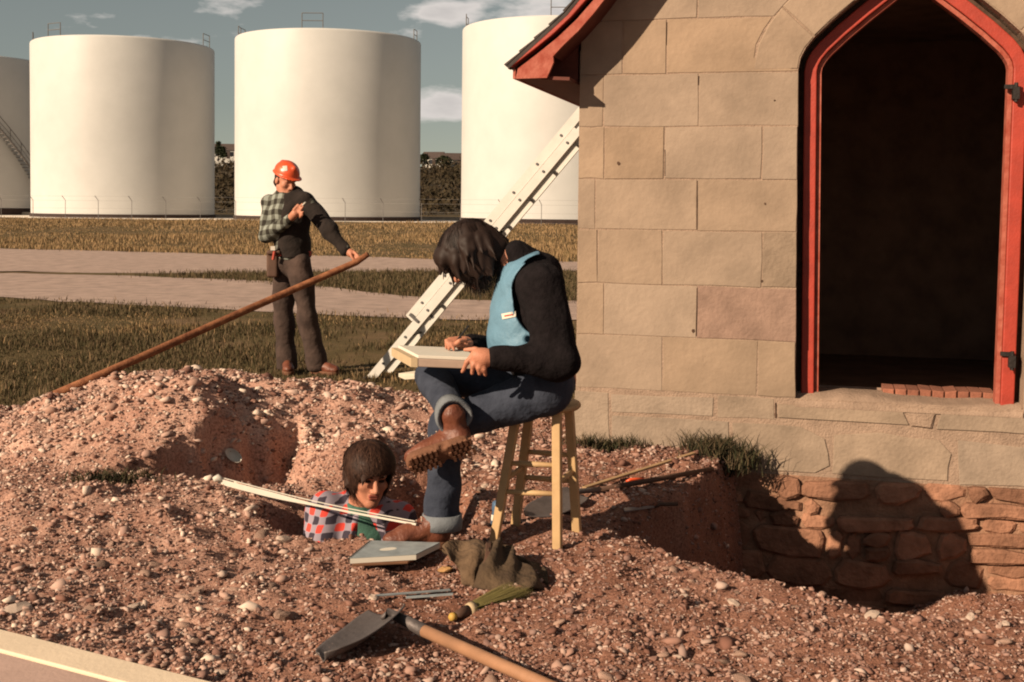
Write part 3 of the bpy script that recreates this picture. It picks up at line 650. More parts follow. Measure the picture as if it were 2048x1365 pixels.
# roof profile (left half), from the eave tip to the ridge, read at the verge plane
VO = .27
vp = lambda pts: [PW(x, y, VO) for x, y in pts]
SHIN = vp([(1014.6, 134.8), (1029, 121), (1068, 86), (1101.6, 55.7), (1125, 35), (1152, 4)])
GAP = vp([(1032, 135), (1058.6, 115), (1097.7, 84), (1132.8, 54.7), (1156, 29), (1181.6, 0)])
LOWB = vp([(1031, 158), (1093.7, 156), (1107, 125), (1106, 113), (1125, 92), (1156, 62.5), (1185.5, 29), (1208, 0)])
def to_ridge(pts, slope=1.36, dz=0):
    t, z = pts[-1]; return pts + [(t + .5, z + .5 * slope), (MID, z + .5 * slope + (MID - t - .5) * slope * 1.05)]
SHIN, GAP, LOWB = to_ridge(SHIN), to_ridge(GAP), to_ridge(LOWB)
mir = lambda pts: [(2 * MID - t, z) for t, z in pts]
def gable_t(z):   # wall edge under the roof
    c = LOWB[3:]; return max(0.0, float(np.interp(z, [p[1] for p in c], [p[0] for p in c])) + .02) if z > c[0][1] else 0.0
GTOP = LOWB[-1][1] - .03

# mortar core with the real opening, the blocks stand proud of it
core = MB(); levels = sorted(set([-1.45, Z_F] + [SILL + i * (SPRING - SILL) / 4 for i in range(5)] + opZ[1:] + [APEX + (GTOP - APEX) * i / 10 for i in range(1, 11)] + list(ROWZ)))
for side in (0, 1):
    f_ = (lambda t: t) if not side else (lambda t: 2 * MID - t)
    for a, b in zip(levels[:-1], levels[1:]):
        la, lb = gable_t(a), gable_t(b); ra = open_left(a) if a >= SILL - 1e-6 else MID; rb = open_left(b) if b > SILL + 1e-6 or (a >= SILL - 1e-6) else MID
        if a < SILL - 1e-6: ra = rb = MID
        la, lb = min(la, ra), min(lb, rb)
        core.add([W(f_(la), a, -.0025), W(f_(ra), a, -.0025), W(f_(rb), b, -.0025), W(f_(lb), b, -.0025)], [(0, 1, 2, 3)])
core.build('wall_core', M['mortar'], root=bld)
rv = MB()   # reveals of the doorway, 0.6 m deep
full = OP + [(2 * MID - t, z) for t, z in reversed(OP[:-1])]
for (a, b) in zip(full[:-1], full[1:]): rv.add([W(a[0], a[1], -.0025), W(b[0], b[1], -.0025), W(b[0], b[1], -.62), W(a[0], a[1], -.62)], [(0, 1, 2, 3)])
rv.build('door_reveal', M['mortar'], root=bld)
# side walls, back wall, dark room
DEP = 5.4
for nm, t0 in (('side_wall', 0.0), ('side_wall', BW)):
    MB().add([W(t0, -1.4, -.0025), W(t0, -1.4, -DEP), W(t0, LOWB[3][1], -DEP), W(t0, LOWB[3][1], -.0025)], [(0, 1, 2, 3)]).build(nm, M['sand'], root=bld)
bk = MB()
for a, b in zip(levels[:-1], levels[1:]): bk.add([W(gable_t(a), a, -DEP), W(BW - gable_t(a), a, -DEP), W(BW - gable_t(b), b, -DEP), W(gable_t(b), b, -DEP)], [(0, 1, 2, 3)])
bk.build('back_wall', M['sand'], root=bld)
rm = MB(); FZ = SILL - .28; T0, T1, O0, O1, RT = .55, BW - .55, -.62, -4.8, 3.1
rm.add([W(T0, FZ, O0), W(T1, FZ, O0), W(T1, FZ, O1), W(T0, FZ, O1), W(T0, RT, O0), W(T1, RT, O0), W(T1, RT, O1), W(T0, RT, O1)], [(0, 1, 2, 3), (4, 5, 6, 7), (1, 2, 6, 5), (2, 3, 7, 6), (3, 0, 4, 7)])
for a, b in zip(levels[:-1], levels[1:]):
    if b <= FZ or a >= RT: continue
    a_, b_ = max(a, FZ), min(b, RT)
    for f_ in ((lambda t: t), (lambda t: 2 * MID - t)):
        ra = open_left(a_) if a_ >= SILL - 1e-6 else MID; rb = open_left(b_) if a_ >= SILL - 1e-6 else MID
        rm.add([W(f_(T0), a_, O0), W(f_(ra), a_, O0), W(f_(rb), b_, O0), W(f_(T0), b_, O0)], [(0, 1, 2, 3)])
rm.build('interior', M['inside'], root=bld)

# dressed blocks
def jit(poly, a): return [(t + random.uniform(-a, a), z + random.uniform(-a, a)) for t, z in poly]
def dens_(poly, n=1):
    out = []
    for i, p in enumerate(poly):
        q = poly[(i + 1) % len(poly)]; out.append(p)
        if math.hypot(q[0] - p[0], q[1] - p[1]) > .12: out.append(((p[0] + q[0]) / 2, (p[1] + q[1]) / 2))
    return out
def block(poly, m_='sand', proud=None, name='stone_block', j=.004, back=-.10, inset=.002):
    poly = jit(dens_(poly), j); pr = random.uniform(-.0005, .0025) if proud is None else proud
    return MB().prism(poly, W, back, pr, inset).build(name, M[m_], root=bld)
g = .0032
def row(z0, z1, joints, m_='sand', mats={}, g=g, **kw):
    for i, (a, b) in enumerate(zip(joints[:-1], joints[1:])):
        block([(a + g, z0 + g), (b - g, z0 + g), (b - g, z1 - g), (a + g, z1 - g)], mats.get(i, m_), **kw)
T = lambda x, y=460: PW(x, y)[0]
def row_px(z0, z1, xs, y, m_='sand', mats={}, right=True, **kw):
    """left of the door from picture joints; right of the door generic"""
    js = [0.0] + [T(x, y) for x in xs]
    for i, (a, b) in enumerate(zip(js, js[1:] + [None])):
        if b is not None: block([(a + g, z0 + g), (b - g, z0 + g), (b - g, z1 - g), (a + g, z1 - g)], mats.get(i, m_), **kw)
        else:
            k = 4 if z1 > SPRING + .01 else 1
            zs = [z0 + g + (z1 - z0 - 2 * g) * q / k for q in range(k + 1)]
            lt = [max(a, gable_t(z)) + g for z in zs]
            rp = [(ext_left(z) - (g if z > SPRING else 0), z) for z in zs]
            block([(lt[0], zs[0])] + rp + [(lt[-1], zs[-1])], mats.get(i, m_), **kw)
    if right:
        c = 2 * MID - open_left(z0 if z1 < SPRING + .01 else z0); cuts = sorted([BW - random.uniform(.3, .45), BW]); k = 4 if z1 > SPRING + .01 else 1
        zs = [z0 + g + (z1 - z0 - 2 * g) * q / k for q in range(k + 1)]
        lp = [(2 * MID - ext_left(z) + (g if z > SPRING else 0), z) for z in zs]
        mt = cuts[0]
        block(list(reversed(lp)) + [(mt - g, zs[0]), (mt - g, zs[-1])], m_)
        block([(mt + g, zs[0]), (BW, zs[0]), (BW, zs[-1]), (mt + g, zs[-1])], m_)
row_px(Z_3, Z_4, [1325, 1515], 730)
row_px(Z_4, Z_5, [1207, 1394], 625, mats={2: 'sandpink'})
row_px(Z_5, Z_6, [1195, 1325, 1525], 515, mats={3: 'sandgrey'})
row_px(Z_6, Z_7, [1190, 1394], 410)
row_px(Z_7, Z_8, [1208, 1329, 1524], 305)
row_px(Z_8, Z_9, [1207, 1397], 200)
row_px(Z_9, Z_10, [1245, 1333], 90)
HH = Z_10 - Z_9; zc = Z_10; k = 0
while zc + .12 < GTOP:
    z1 = min(zc + HH, GTOP); a = gable_t(z1) + .01; e = ext_left(zc)
    if e - a > .1 and k < 3:
        row_px(zc, z1, [] if k else [1395], 20)
    elif k >= 3 or e >= MID:
        b = BW - a
        if b - a > .25:
            c = a + (b - a) * (.4 + .2 * (k % 2))
            block([(gable_t(zc) + g, zc + g), (c - g, zc + g), (c - g, z1 - g), (a + g, z1 - g)]); block([(c + g, zc + g), (BW - gable_t(zc) - g, zc + g), (b - g, z1 - g), (c + g, z1 - g)])
    zc = z1; k += 1
# arch stones
for f_ in ((lambda t: t), (lambda t: 2 * MID - t)):
    i_ = OP[1:]; cut = [0, 2, 4, 5, len(i_) - 1]
    cut = [0, 3, 5, len(i_) - 1]
    for a, b in zip(cut[:-1], cut[1:]):
        inn = i_[a:b + 1]; ou = EX[a:b + 1]
        poly = [(f_(t - .0), z) for t, z in inn] + [(f_(t + (.006 if True else 0)), z) for t, z in reversed(ou)]
        cx_ = sum(p[0] for p in poly) / len(poly); cz_ = sum(p[1] for p in poly) / len(poly)
        poly = [(cx_ + (t - cx_) * .985, cz_ + (z - cz_) * .975) for t, z in poly]
        MB().prism(poly, W, -.1, random.uniform(0, .006), .006).build('arch_stone', M['sand'], root=bld)
# joints that have lost their mortar, and flat dark marks for small pits
for (x0, y0, x1, y1, w) in ((1394, 362, 1394, 460, .006), (1394, 576, 1392, 672, .006), (1551, 806, 1551, 836, .010), (1330, 300, 1330, 352, .003), (1333, 44, 1332, 90, .003), (1397, 152, 1396, 170, .004)):
    (ta, za), (tb, zb_) = PW(x0, y0), PW(x1, y1); n_ = 9; lft = []; rgt = []
    for i in range(n_):
        k = i / (n_ - 1); t = ta + (tb - ta) * k; z = za + (zb_ - za) * k; ww = w * random.uniform(.25, .6); lft.append((t - ww, z)); rgt.append((t + ww, z))
    MB().prism(lft + rgt[::-1], W, -.01, .0038, 0).build('open_joint', M['crack_and_gap_shade'], root=bld)
for (x, y, r) in ((1237, 327, .012), (1549, 201, .005), (1386, 662, .010), (1524, 562, .008), (1530, 408, .007)):
    t, z = PW(x, y); MB().prism([(t + r * math.cos(a * .785) * random.uniform(.6, 1.2), z + r * 1.2 * math.sin(a * .785) * random.uniform(.6, 1.2)) for a in range(8)], W, -.01, .005, .001).build('chip', M['crack_and_gap_shade'], root=bld)
# lower courses
def quad_px(pts, m_, **kw): return block([PW(x, y) for x, y in pts], m_, **kw)
quad_px([(1150, 672), (1204, 674), (1212, 782), (1148, 778)], 'sand') if False else None
quad_px([(1150, 782), (1216, 786), (1220, 905), (1147, 900)], 'sandgrey')
quad_px([(1222, 788), (1427, 796), (1427, 832), (1222, 824)], 'sandgrey', j=.006)
quad_px([(1434, 790), (1549, 800), (1549, 838), (1434, 834)], 'sandgrey', j=.006)
quad_px([(1556, 806), (1806, 824), (1818, 852), (1556, 837)], 'sandgrey', j=.008, proud=.007)
quad_px([(1880, 826), (2130, 842), (2130, 872), (1870, 859)], 'sandgrey', j=.008, proud=.007)
quad_px([(1226, 832), (1455, 842), (1455, 925), (1226, 912)], 'sandgrey', j=.008)
quad_px([(1466, 846), (1600, 852), (1648, 880), (1660, 930), (1630, 948), (1466, 930)], 'sandgrey', j=.008, proud=.005)
quad_px([(1668, 868), (1760, 866), (1880, 884), (1902, 905), (1895, 962), (1668, 948)], 'sandgrey', j=.01, proud=.005)
quad_px([(1916, 884), (2160, 900), (2160, 985), (1916, 966)], 'sandgrey', j=.01, proud=.004)
row(Z_1 - .12, Z_2, [T(2165, 900), BW - .5, BW], 'sandgrey'); row(Z_2, Z_3, [T(2135, 850), BW - .35, BW], 'sandgrey')
row(Z_3 - .0, Z_3 + .0001, []) if False else None
# rubble foundation, course by course
zt = zr(1700, 955)
fb_ = MB()
for i in range(12): fb_.add([W(-.02 + (BW + .04) * i / 12, -1.42, -.002), W(-.02 + (BW + .04) * (i + 1) / 12, -1.42, -.002), W(-.02 + (BW + .04) * (i + 1) / 12, zt - .01, -.002), W(-.02 + (BW + .04) * i / 12, zt - .01, -.002)], [(0, 1, 2, 3)])
fb_.build('foundation_bed', M['earthmortar'], root=bld)
zc = zt; first = True
while zc > -1.4:
    h = random.choice([.06, .09, .13, .17, .2]) if not first else .12
    t = -.02
    while t < BW:
        w = random.choice([.12, .2, .3, .42, .6]) * random.uniform(.8, 1.2); a, b = t, min(t + w, BW)
        split = h > .12 and random.random() < .4
        for (z0, z1) in ([(zc - h, zc)] if not split else [(zc - h, zc - h * .52), (zc - h * .52, zc)]):
            hh = z1 - z0; rr = min(hh, b - a) * .28; z0 += .006; z1 -= .005
            poly = [(a + rr, z0), ((a + b) / 2, z0 - .01), (b - rr, z0 + .012), (b - .01, z0 + rr), (b - .012, z1 - rr), (b - rr, z1 - .006), ((a + b) / 2, z1 + .008), (a + rr, z1), (a + .01, z1 - rr), (a + .008, z0 + rr)]
            poly = [(t_, min(z_ + .03 * math.sin(t_ * 3.1), zt - .004)) for t_, z_ in jit(poly, min(.016, hh * .14))]
            if b - a > .07: MB().prism(poly, W, -.12, random.uniform(-.01, .05), .014).build('foundation_stone', M['rubble'], root=bld)
        t = b
    zc -= h; first = False

# doorway: red frame set back in the reveal
def frame_ring(d0, d1, o0, o1, name, m_):
    a = offset_curve(OP, -d0); b = offset_curve(OP, -d1)
    for c_ in (a, b): c_[0] = (c_[0][0], SILL - .03)
    a[-1] = (MID, APEX - d0 * 1.25); b[-1] = (MID, APEX - d1 * 1.25)
    a = a + [(2 * MID - t, z) for t, z in reversed(a[:-1])]; b = b + [(2 * MID - t, z) for t, z in reversed(b[:-1])]
    q = MB(); n = len(a); v = [W(*p, o0) for p in a] + [W(*p, o0) for p in b] + [W(*p, o1) for p in a] + [W(*p, o1) for p in b]; f = []
    for i in range(n - 1): f += [(i, i + 1, n + i + 1, n + i), (2 * n + i, 3 * n + i, 3 * n + i + 1, 2 * n + i + 1), (n + i, n + i + 1, 3 * n + i + 1, 3 * n + i), (i, 2 * n + i, 2 * n + i + 1, i + 1)]
    f += [(0, n, 3 * n, 2 * n), (n - 1, 3 * n - 1, 4 * n - 1, 2 * n - 1)]
    q.add(v, f); return q.build(name, m_, root=bld)
frame = frame_ring(.034, .108, -.22, -.10, 'door_frame', M['redpaint']); bevelled(frame, .006)
gap_shade = frame_ring(.002, .033, -.22, -.17, 'frame_gap_shade', M['crack_and_gap_shade'])  # dark colour stands in for shade in the gap around the frame
bead = frame_ring(.110, .135, -.22, -.13, 'door_frame_bead', M['redworn'])
for (x, y) in ((2030, 188), (2022, 722)):
    t, z = PW(x, y, -.10)
    hg = MB().box(W(t, z, -.075), (.018, .03, .035), (WU, WN, Vector((0, 0, 1)))).box(W(t - .025, z + .04, -.092), (.035, .012, .012), (WU, WN, Vector((0, 0, 1)))).tube([W(t, z - .05, -.06), W(t, z + .06, -.06)], .012, 8).build('hinge', M['iron'], root=bld)
# sill: mortar bed and bricks just inside
q = MB(); sp = [(PW(1585, 806)), (PW(1700, 790)), (PW(1800, 786)), (PW(1990, 778)), (PW(2110, 800))]
nn = 24; tl, tr = OP[0][0] - .0, 2 * MID - OP[0][0]
vs = []; fs = []
for i in range(nn + 1):
    t = tl + (tr - tl) * i / nn; bump_ = .02 * math.sin(t * 5) + random.uniform(-.006, .006)
    for o_, zz in ((.008, SILL - .05), (.006, SILL - .022 + bump_ * .5), (-.12, SILL + .012 + bump_), (-.34, SILL + .02 + bump_ * .4), (-.60, SILL - .02)): vs.append(W(t, zz, o_))
for i in range(nn):
    for k in range(4): fs.append((i * 5 + k, (i + 1) * 5 + k, (i + 1) * 5 + k + 1, i * 5 + k + 1))
q.add(vs, fs); q.build('sill', M['mortar'], root=bld, smooth=True)
for k in range(9):
    t = MID - .12 + k * .072
    MB().prism([(t, SILL - .02), (t + .066, SILL - .02), (t + .066, SILL + .045 + random.uniform(-.006, .006)), (t, SILL + .045 + random.uniform(-.006, .006))], W, -.5, -.28 + random.uniform(-.01, .01), .006).build('brick', M['brick'], root=bld)
MB().prism([PW(1812, 826), PW(1872, 828), PW(1864, 858), PW(1822, 853)], W, -.05, .012, .01).build('mortar_patch', M['mortar'], root=bld)
# open door leaf folded back against the wall, out at the right
lt = 2 * MID - OP[0][0] + .03; lw = tr - tl - .24
leaf = [(lt + .0, SILL + .02), (lt + lw, SILL + .02), (lt + lw, SPRING)] + [(lt + lw - (t - OP[1][0]) * lw / (MID - OP[1][0]) / 2, z) for t, z in OP[2:]]
leaf += [(2 * (lt + lw / 2) - t, z) for t, z in reversed(leaf[2:-1])]
leaf = [(t + .02, z) for t, z in leaf]
dl = MB().prism(leaf, W, .012, .045, 0).build('door', M['redpaint'], root=bld)
tm = lt + .02 + lw / 2; hz = sorted([(abs(t - tm), z) for t, z in leaf[2:]]); ztop = lambda t: float(np.interp(abs(t - tm), [h[0] for h in hz], [h[1] for h in hz]))
for k in range(6):
    a_ = lt + .024 + (lw - .008) * k / 6 + .002; b_ = a_ + (lw - .008) / 6 - .004
    pl = MB().prism([(a_, SILL + .022), (b_, SILL + .022), (b_, ztop(b_) - .004), ((a_ + b_) / 2, ztop((a_ + b_) / 2) - .004), (a_, ztop(a_) - .004)], W, .046, .072 + random.uniform(-.002, .002), .003).build('door_plank', M['redworn'])
    pl.parent = dl; pl.matrix_parent_inverse = Matrix.Identity(4)
for zz in (SILL + .35, SPRING - .15):
    s_ = MB().prism([(lt + .02, zz), (lt + lw * .8, zz + .02), (lt + lw * .8, zz + .05), (lt + .02, zz + .07)], W, .0725, .082).build('strap', M['iron']); s_.parent = dl; s_.matrix_parent_inverse = Matrix.Identity(4)

# roof: shingled slopes, verge boards, soffits
def strip(top, bot, o0, o1, name, m_, parent_root=bld, bv=0.0):
    """band between two polylines with the same number of points, extruded"""
    q = MB(); n = len(top)
    v = [W(*p, o0) for p in top] + [W(*p, o0) for p in bot] + [W(*p, o1) for p in top] + [W(*p, o1) for p in bot]; f = []
    for i in range(n - 1): f += [(i, i + 1, n + i + 1, n + i), (2 * n + i, 3 * n + i, 3 * n + i + 1, 2 * n + i + 1), (i, 2 * n + i, 2 * n + i + 1, i + 1), (n + i, n + i + 1, 3 * n + i + 1, 3 * n + i)]
    f += [(0, n, 3 * n, 2 * n), (n - 1, 3 * n - 1, 4 * n - 1, 2 * n - 1)]
    q.add(v, f); o = q.build(name, m_, root=parent_root)
    if bv: bevelled(o, bv)
    return o
def resample(pts, n):
    d = [0]
    for a, b in zip(pts[:-1], pts[1:]): d.append(d[-1] + math.hypot(b[0] - a[0], b[1] - a[1]))
    return [(float(np.interp(d[-1] * i / (n - 1), d, [p[0] for p in pts])), float(np.interp(d[-1] * i / (n - 1), d, [p[1] for p in pts]))) for i in range(n)]
n_ = 26
S = resample(SHIN, n_); Gp = resample(GAP, n_)
S2 = [(t + .018, z - .012) for t, z in S]; Gp2 = [(t - .012, z + .006) for t, z in Gp]
Gp3 = [(t + .012, z - .008) for t, z in Gp]
LB = [LOWB[0]] + LOWB[1:]
for sgn in (0, 1):
    mm = mir if sgn else (lambda p: p)
    strip(mm(S), mm(S2), -DEP - .3, VO + .032, 'roof_deck', M['shingle'])
    strip(mm([(t + .006, z - .014) for t, z in S]), mm(Gp2), VO - .05, VO + .03, 'verge_moulding', M['redpaint'], bv=.006)
    board = Gp3 + list(reversed(LB))
    MB().prism(mm(board), W, VO - .03, VO, 0).build('bargeboard', M['redworn'], root=bld)
    # soffit under the verge and the boxed eave along the side
    low = LOWB[3:]
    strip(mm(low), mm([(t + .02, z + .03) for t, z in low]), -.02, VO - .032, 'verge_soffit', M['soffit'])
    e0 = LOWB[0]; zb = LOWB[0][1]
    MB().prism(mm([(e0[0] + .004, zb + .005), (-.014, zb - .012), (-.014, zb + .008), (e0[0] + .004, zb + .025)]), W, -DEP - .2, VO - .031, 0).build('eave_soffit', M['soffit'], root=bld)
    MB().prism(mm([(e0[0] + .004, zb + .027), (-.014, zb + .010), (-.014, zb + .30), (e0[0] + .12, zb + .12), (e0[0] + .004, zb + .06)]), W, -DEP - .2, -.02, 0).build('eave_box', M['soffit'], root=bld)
    MB().prism(mm([(e0[0] - .016, zb), (e0[0], zb), (e0[0], GAP[0][1] - .01), (e0[0] - .016, GAP[0][1] - .01)]), W, -DEP - .25, VO + .002, 0).build('fascia', M['redworn'], root=bld)
    # shingle courses, each a stepped strip along the slope
    pts = resample(SHIN, 34)
    for a, b in zip(pts[:-1], pts[1:]):
        dx, dz = b[0] - a[0], b[1] - a[1]; l = math.hypot(dx, dz); nx, nz = -dz / l, dx / l
        poly = [(a[0] + nx * .004, a[1] + nz * .004), (b[0] + dx * .15 + nx * .003, b[1] + dz * .15 + nz * .003), (b[0] + nx * .008, b[1] + nz * .008), (a[0] + nx * .018, a[1] + nz * .018)]
        MB().prism(mm(poly), W, -DEP - .3, VO + .034 + random.uniform(-.004, .006), 0).build('shingle', M['shingle'], root=bld)
tag(bld, 'sandstone building with red arched doorway and curved red eave', 'building')

# ================================================================ BODY SHAPES: smooth signed-distance fields turned into one surface
class Field:
    def __init__(s, lo, hi, h):
        s.h = h; s.lo = np.array(lo, np.float32); n = np.ceil((np.array(hi) - s.lo) / h).astype(int) + 1; s.n = n
        s.F = np.full(tuple(n), 1.0, np.float32)
        s.ax = [s.lo[i] + h * np.arange(n[i], dtype=np.float32) for i in range(3)]
    def _sub(s, lo, hi, m):
        sl = []
        for i in range(3):
            a = int(max(0, math.floor((lo[i] - m - s.lo[i]) / s.h))); b = int(min(s.n[i], math.ceil((hi[i] + m - s.lo[i]) / s.h) + 1)); sl.append(slice(a, max(a, b)))
        X, Y, Z = np.meshgrid(*[s.ax[i][sl[i]] for i in range(3)], indexing='ij', sparse=True); return tuple(sl), X, Y, Z
    def _mix(s, sl, d, k, cut=False):
        F = s.F[sl]
        if F.size == 0: return
        if cut:      # smooth subtraction
            d = -d
            if k > 0: h = np.clip(.5 - .5 * (F - d) / k, 0, 1); s.F[sl] = F * (1 - h) + d * h + k * h * (1 - h)
            else: s.F[sl] = np.maximum(F, d)
        else:
            if k > 0: h = np.clip(.5 + .5 * (d - F) / k, 0, 1); s.F[sl] = d * (1 - h) + F * h - k * h * (1 - h)
            else: s.F[sl] = np.minimum(F, d)
    def cap(s, a, b, ra, rb=None, k=.02, cut=False):
        rb = ra if rb is None else rb; a = np.array(a, np.float32); b = np.array(b, np.float32); r = max(ra, rb)
        sl, X, Y, Z = s._sub(np.minimum(a, b) - r, np.maximum(a, b) + r, k + 4 * s.h)
        e = b - a; l2 = max(float(e @ e), 1e-9)
        t = np.clip(((X - a[0]) * e[0] + (Y - a[1]) * e[1] + (Z - a[2]) * e[2]) / l2, 0, 1)
        d = np.sqrt((X - a[0] - e[0] * t) ** 2 + (Y - a[1] - e[1] * t) ** 2 + (Z - a[2] - e[2] * t) ** 2) - (ra + (rb - ra) * t)
        s._mix(sl, d, k, cut); return s
    def chain(s, pts, rad, k=.02):
        for i in range(len(pts) - 1): s.cap(pts[i], pts[i + 1], rad[i], rad[i + 1], k)
        return s
    def ell(s, c, r, A=None, k=.02, cut=False):
        c = np.array(c, np.float32); A = np.eye(3) if A is None else np.array(A); r = np.array(r, np.float32); R_ = float(r.max())
        sl, X, Y, Z = s._sub(c - R_, c + R_, k + 4 * s.h); X, Y, Z = X - c[0], Y - c[1], Z - c[2]
        q = [(X * A[i][0] + Y * A[i][1] + Z * A[i][2]) for i in range(3)]
        k0 = np.sqrt(sum((q[i] / r[i]) ** 2 for i in range(3))); k1 = np.sqrt(sum((q[i] / r[i] ** 2) ** 2 for i in range(3)))
        s._mix(sl, k0 * (k0 - 1) / np.maximum(k1, 1e-6), k, cut); return s
    def box(s, c, hf, A=None, rnd=.01, k=.02, cut=False):
        c = np.array(c, np.float32); A = np.eye(3) if A is None else np.array(A); R_ = float(np.linalg.norm(hf)) + rnd
        sl, X, Y, Z = s._sub(c - R_, c + R_, k + 4 * s.h); X, Y, Z = X - c[0], Y - c[1], Z - c[2]
        q = [np.abs(X * A[i][0] + Y * A[i][1] + Z * A[i][2]) - (hf[i] - rnd) for i in range(3)]
        d = np.sqrt(sum(np.maximum(v, 0) ** 2 for v in q)) + np.minimum(np.maximum(np.maximum(q[0], q[1]), q[2]), 0) - rnd
        s._mix(sl, d, k, cut); return s
    def plane(s, c, nrm):      # keep the side the normal points away from
        X, Y, Z = np.meshgrid(*s.ax, indexing='ij', sparse=True); n = np.array(nrm, float); n /= np.linalg.norm(n)
        s.F = np.maximum(s.F, ((X - c[0]) * n[0] + (Y - c[1]) * n[1] + (Z - c[2]) * n[2]).astype(np.float32)); return s
    def folds(s, amp, freq, seed=0, direc=(0, 0, 1)):
        X, Y, Z = np.meshgrid(*s.ax, indexing='ij', sparse=True); r = np.random.default_rng(seed); acc = 0
        for i in range(5):
            w = r.normal(size=3) + 1.2 * np.array(direc) * r.choice([-1, 1]); w = w / np.linalg.norm(w) * freq * r.uniform(.6, 1.7); ph = r.uniform(0, 6.28)
            w2 = r.normal(size=3) * freq * .45
            acc = acc + np.sin(X * w[0] + Y * w[1] + Z * w[2] + ph + 1.3 * np.sin(X * w2[0] + Y * w2[1] + Z * w2[2] + 2 * ph))
        s.F = s.F + (amp * .45 * acc).astype(np.float32); return s
    def mesh(s, name):
        F = s.F; S = F < 0
        c8 = [(i, j, k) for i in (0, 1) for j in (0, 1) for k in (0, 1)]; nx, ny, nz = F.shape
        cut_ = lambda A, o: A[o[0]:nx - 1 + o[0], o[1]:ny - 1 + o[1], o[2]:nz - 1 + o[2]]
        cnt = sum(cut_(S, o).astype(np.int8) for o in c8); mk = (cnt > 0) & (cnt < 8); ids = np.argwhere(mk)
        V = np.stack([cut_(F, o)[mk] for o in c8], -1); pos = np.zeros((len(ids), 3)); num = np.zeros(len(ids))
        for a in range(8):
            for b in range(a + 1, 8):
                if sum(abs(c8[a][q] - c8[b][q]) for q in range(3)) != 1: continue
                va, vb = V[:, a], V[:, b]; x = (va < 0) != (vb < 0); t = np.where(x, va / np.where(x, va - vb, 1), 0)
                pos += np.where(x[:, None], np.array(c8[a])[None] + t[:, None] * (np.array(c8[b]) - np.array(c8[a]))[None], 0); num += x
        P_ = (ids + pos / num[:, None]) * s.h + s.lo
        im = np.full(mk.shape, -1, np.int32); im[mk] = np.arange(len(ids)); Q = []
        for axx in range(3):
            o1, o2 = [(1, 2), (2, 0), (0, 1)][axx]
            sl0 = [slice(None)] * 3; sl1 = [slice(None)] * 3; sl0[axx] = slice(0, -1); sl1[axx] = slice(1, None)
            A_, B_ = S[tuple(sl0)], S[tuple(sl1)]; e = np.argwhere(A_ != B_)
            e = e[(e[:, o1] > 0) & (e[:, o2] > 0) & (e[:, o1] < F.shape[o1] - 1) & (e[:, o2] < F.shape[o2] - 1)]
            ins = A_[tuple(e.T)]
            def cell(d1, d2): q = e.copy(); q[:, o1] += d1; q[:, o2] += d2; return im[tuple(q.T)]
            f = np.stack([cell(-1, -1), cell(0, -1), cell(0, 0), cell(-1, 0)], -1); f[~ins] = f[~ins][:, ::-1]; Q.append(f)
        f = np.concatenate(Q); f = f[(f >= 0).all(1)]
        return np_mesh(name, P_, f, True)
    def build(s, name, m_, root=None, parent=None):
        o = link(name, s.mesh(name), m_)
        if root is not None: attach(o, root)
        return o
def sub(child, part):      # a sub-part that keeps its place under a part of a thing
    child.parent = part; child.matrix_parent_inverse = part.matrix_world.inverted() if False else Matrix.Identity(4)
    return child
def sub_part(child, part, root):
    child.parent = part; child.matrix_parent_inverse = Matrix.Identity(4); return child
A3 = lambda *v: np.array(v, float)
def frame_of(f, u):
    f = Vector(f).normalized(); u = Vector(u); u = (u - f * u.dot(f)).normalized(); r = f.cross(u); return np.array(r), np.array(f), np.array(u)
def head(Fd, c, f, u, sc=1.0, ears=True):
    r, f, u = frame_of(f, u); A = [r, f, u]; c = np.array(c)
    q = lambda x, y, z: c + sc * (r * x + f * y + u * z)
    E = lambda p, rad, k=.02, cut=False: Fd.ell(q(*p), np.array(rad) * sc, A, k * sc, cut)
    Cp = lambda a, b, ra, rb, k=.012: Fd.cap(q(*a), q(*b), ra * sc, rb * sc, k * sc)
    E((0, -.012, .04), (.076, .096, .083)); E((0, .028, -.03), (.064, .066, .088))
    for s_ in (-1, 1): Cp((s_ * .052, .0, -.055), (s_ * .012, .066, -.098), .022, .02, .02); E((s_ * .042, .062, -.018), (.026, .024, .022), .02)
    E((0, .07, -.1), (.026, .022, .022), .015)
    for s_ in (-1, 1): E((s_ * .031, .098, .008), (.019, .016, .012), .012, True)
    Cp((-.04, .084, .03), (.04, .084, .03), .012, .012, .015)
    Cp((0, .092, .018), (0, .118, -.028), .009, .013, .012); Cp((-.014, .105, -.034), (.014, .105, -.034), .009, .009, .008)
    E((0, .1, -.06), (.03, .02, .004), .006, True); Cp((-.017, .091, -.054), (.017, .091, -.054), .0075, .0075, .006); Cp((-.015, .09, -.067), (.015, .09, -.067), .008, .008, .006)
    if ears:
        for s_ in (-1, 1): E((s_ * .079, -.012, -.005), (.012, .024, .034), .008)
    return q, A
def fingers(Fd, knuckles, tips, rad=.0088, bend=(0, 0, 0), k=.006):
    for a, b in zip(knuckles, tips):
        a = np.array(a); b = np.array(b); mdl = a * .45 + b * .55 + np.array(bend); Fd.chain([a, mdl, b], [rad * 1.08, rad, rad * .82], k)
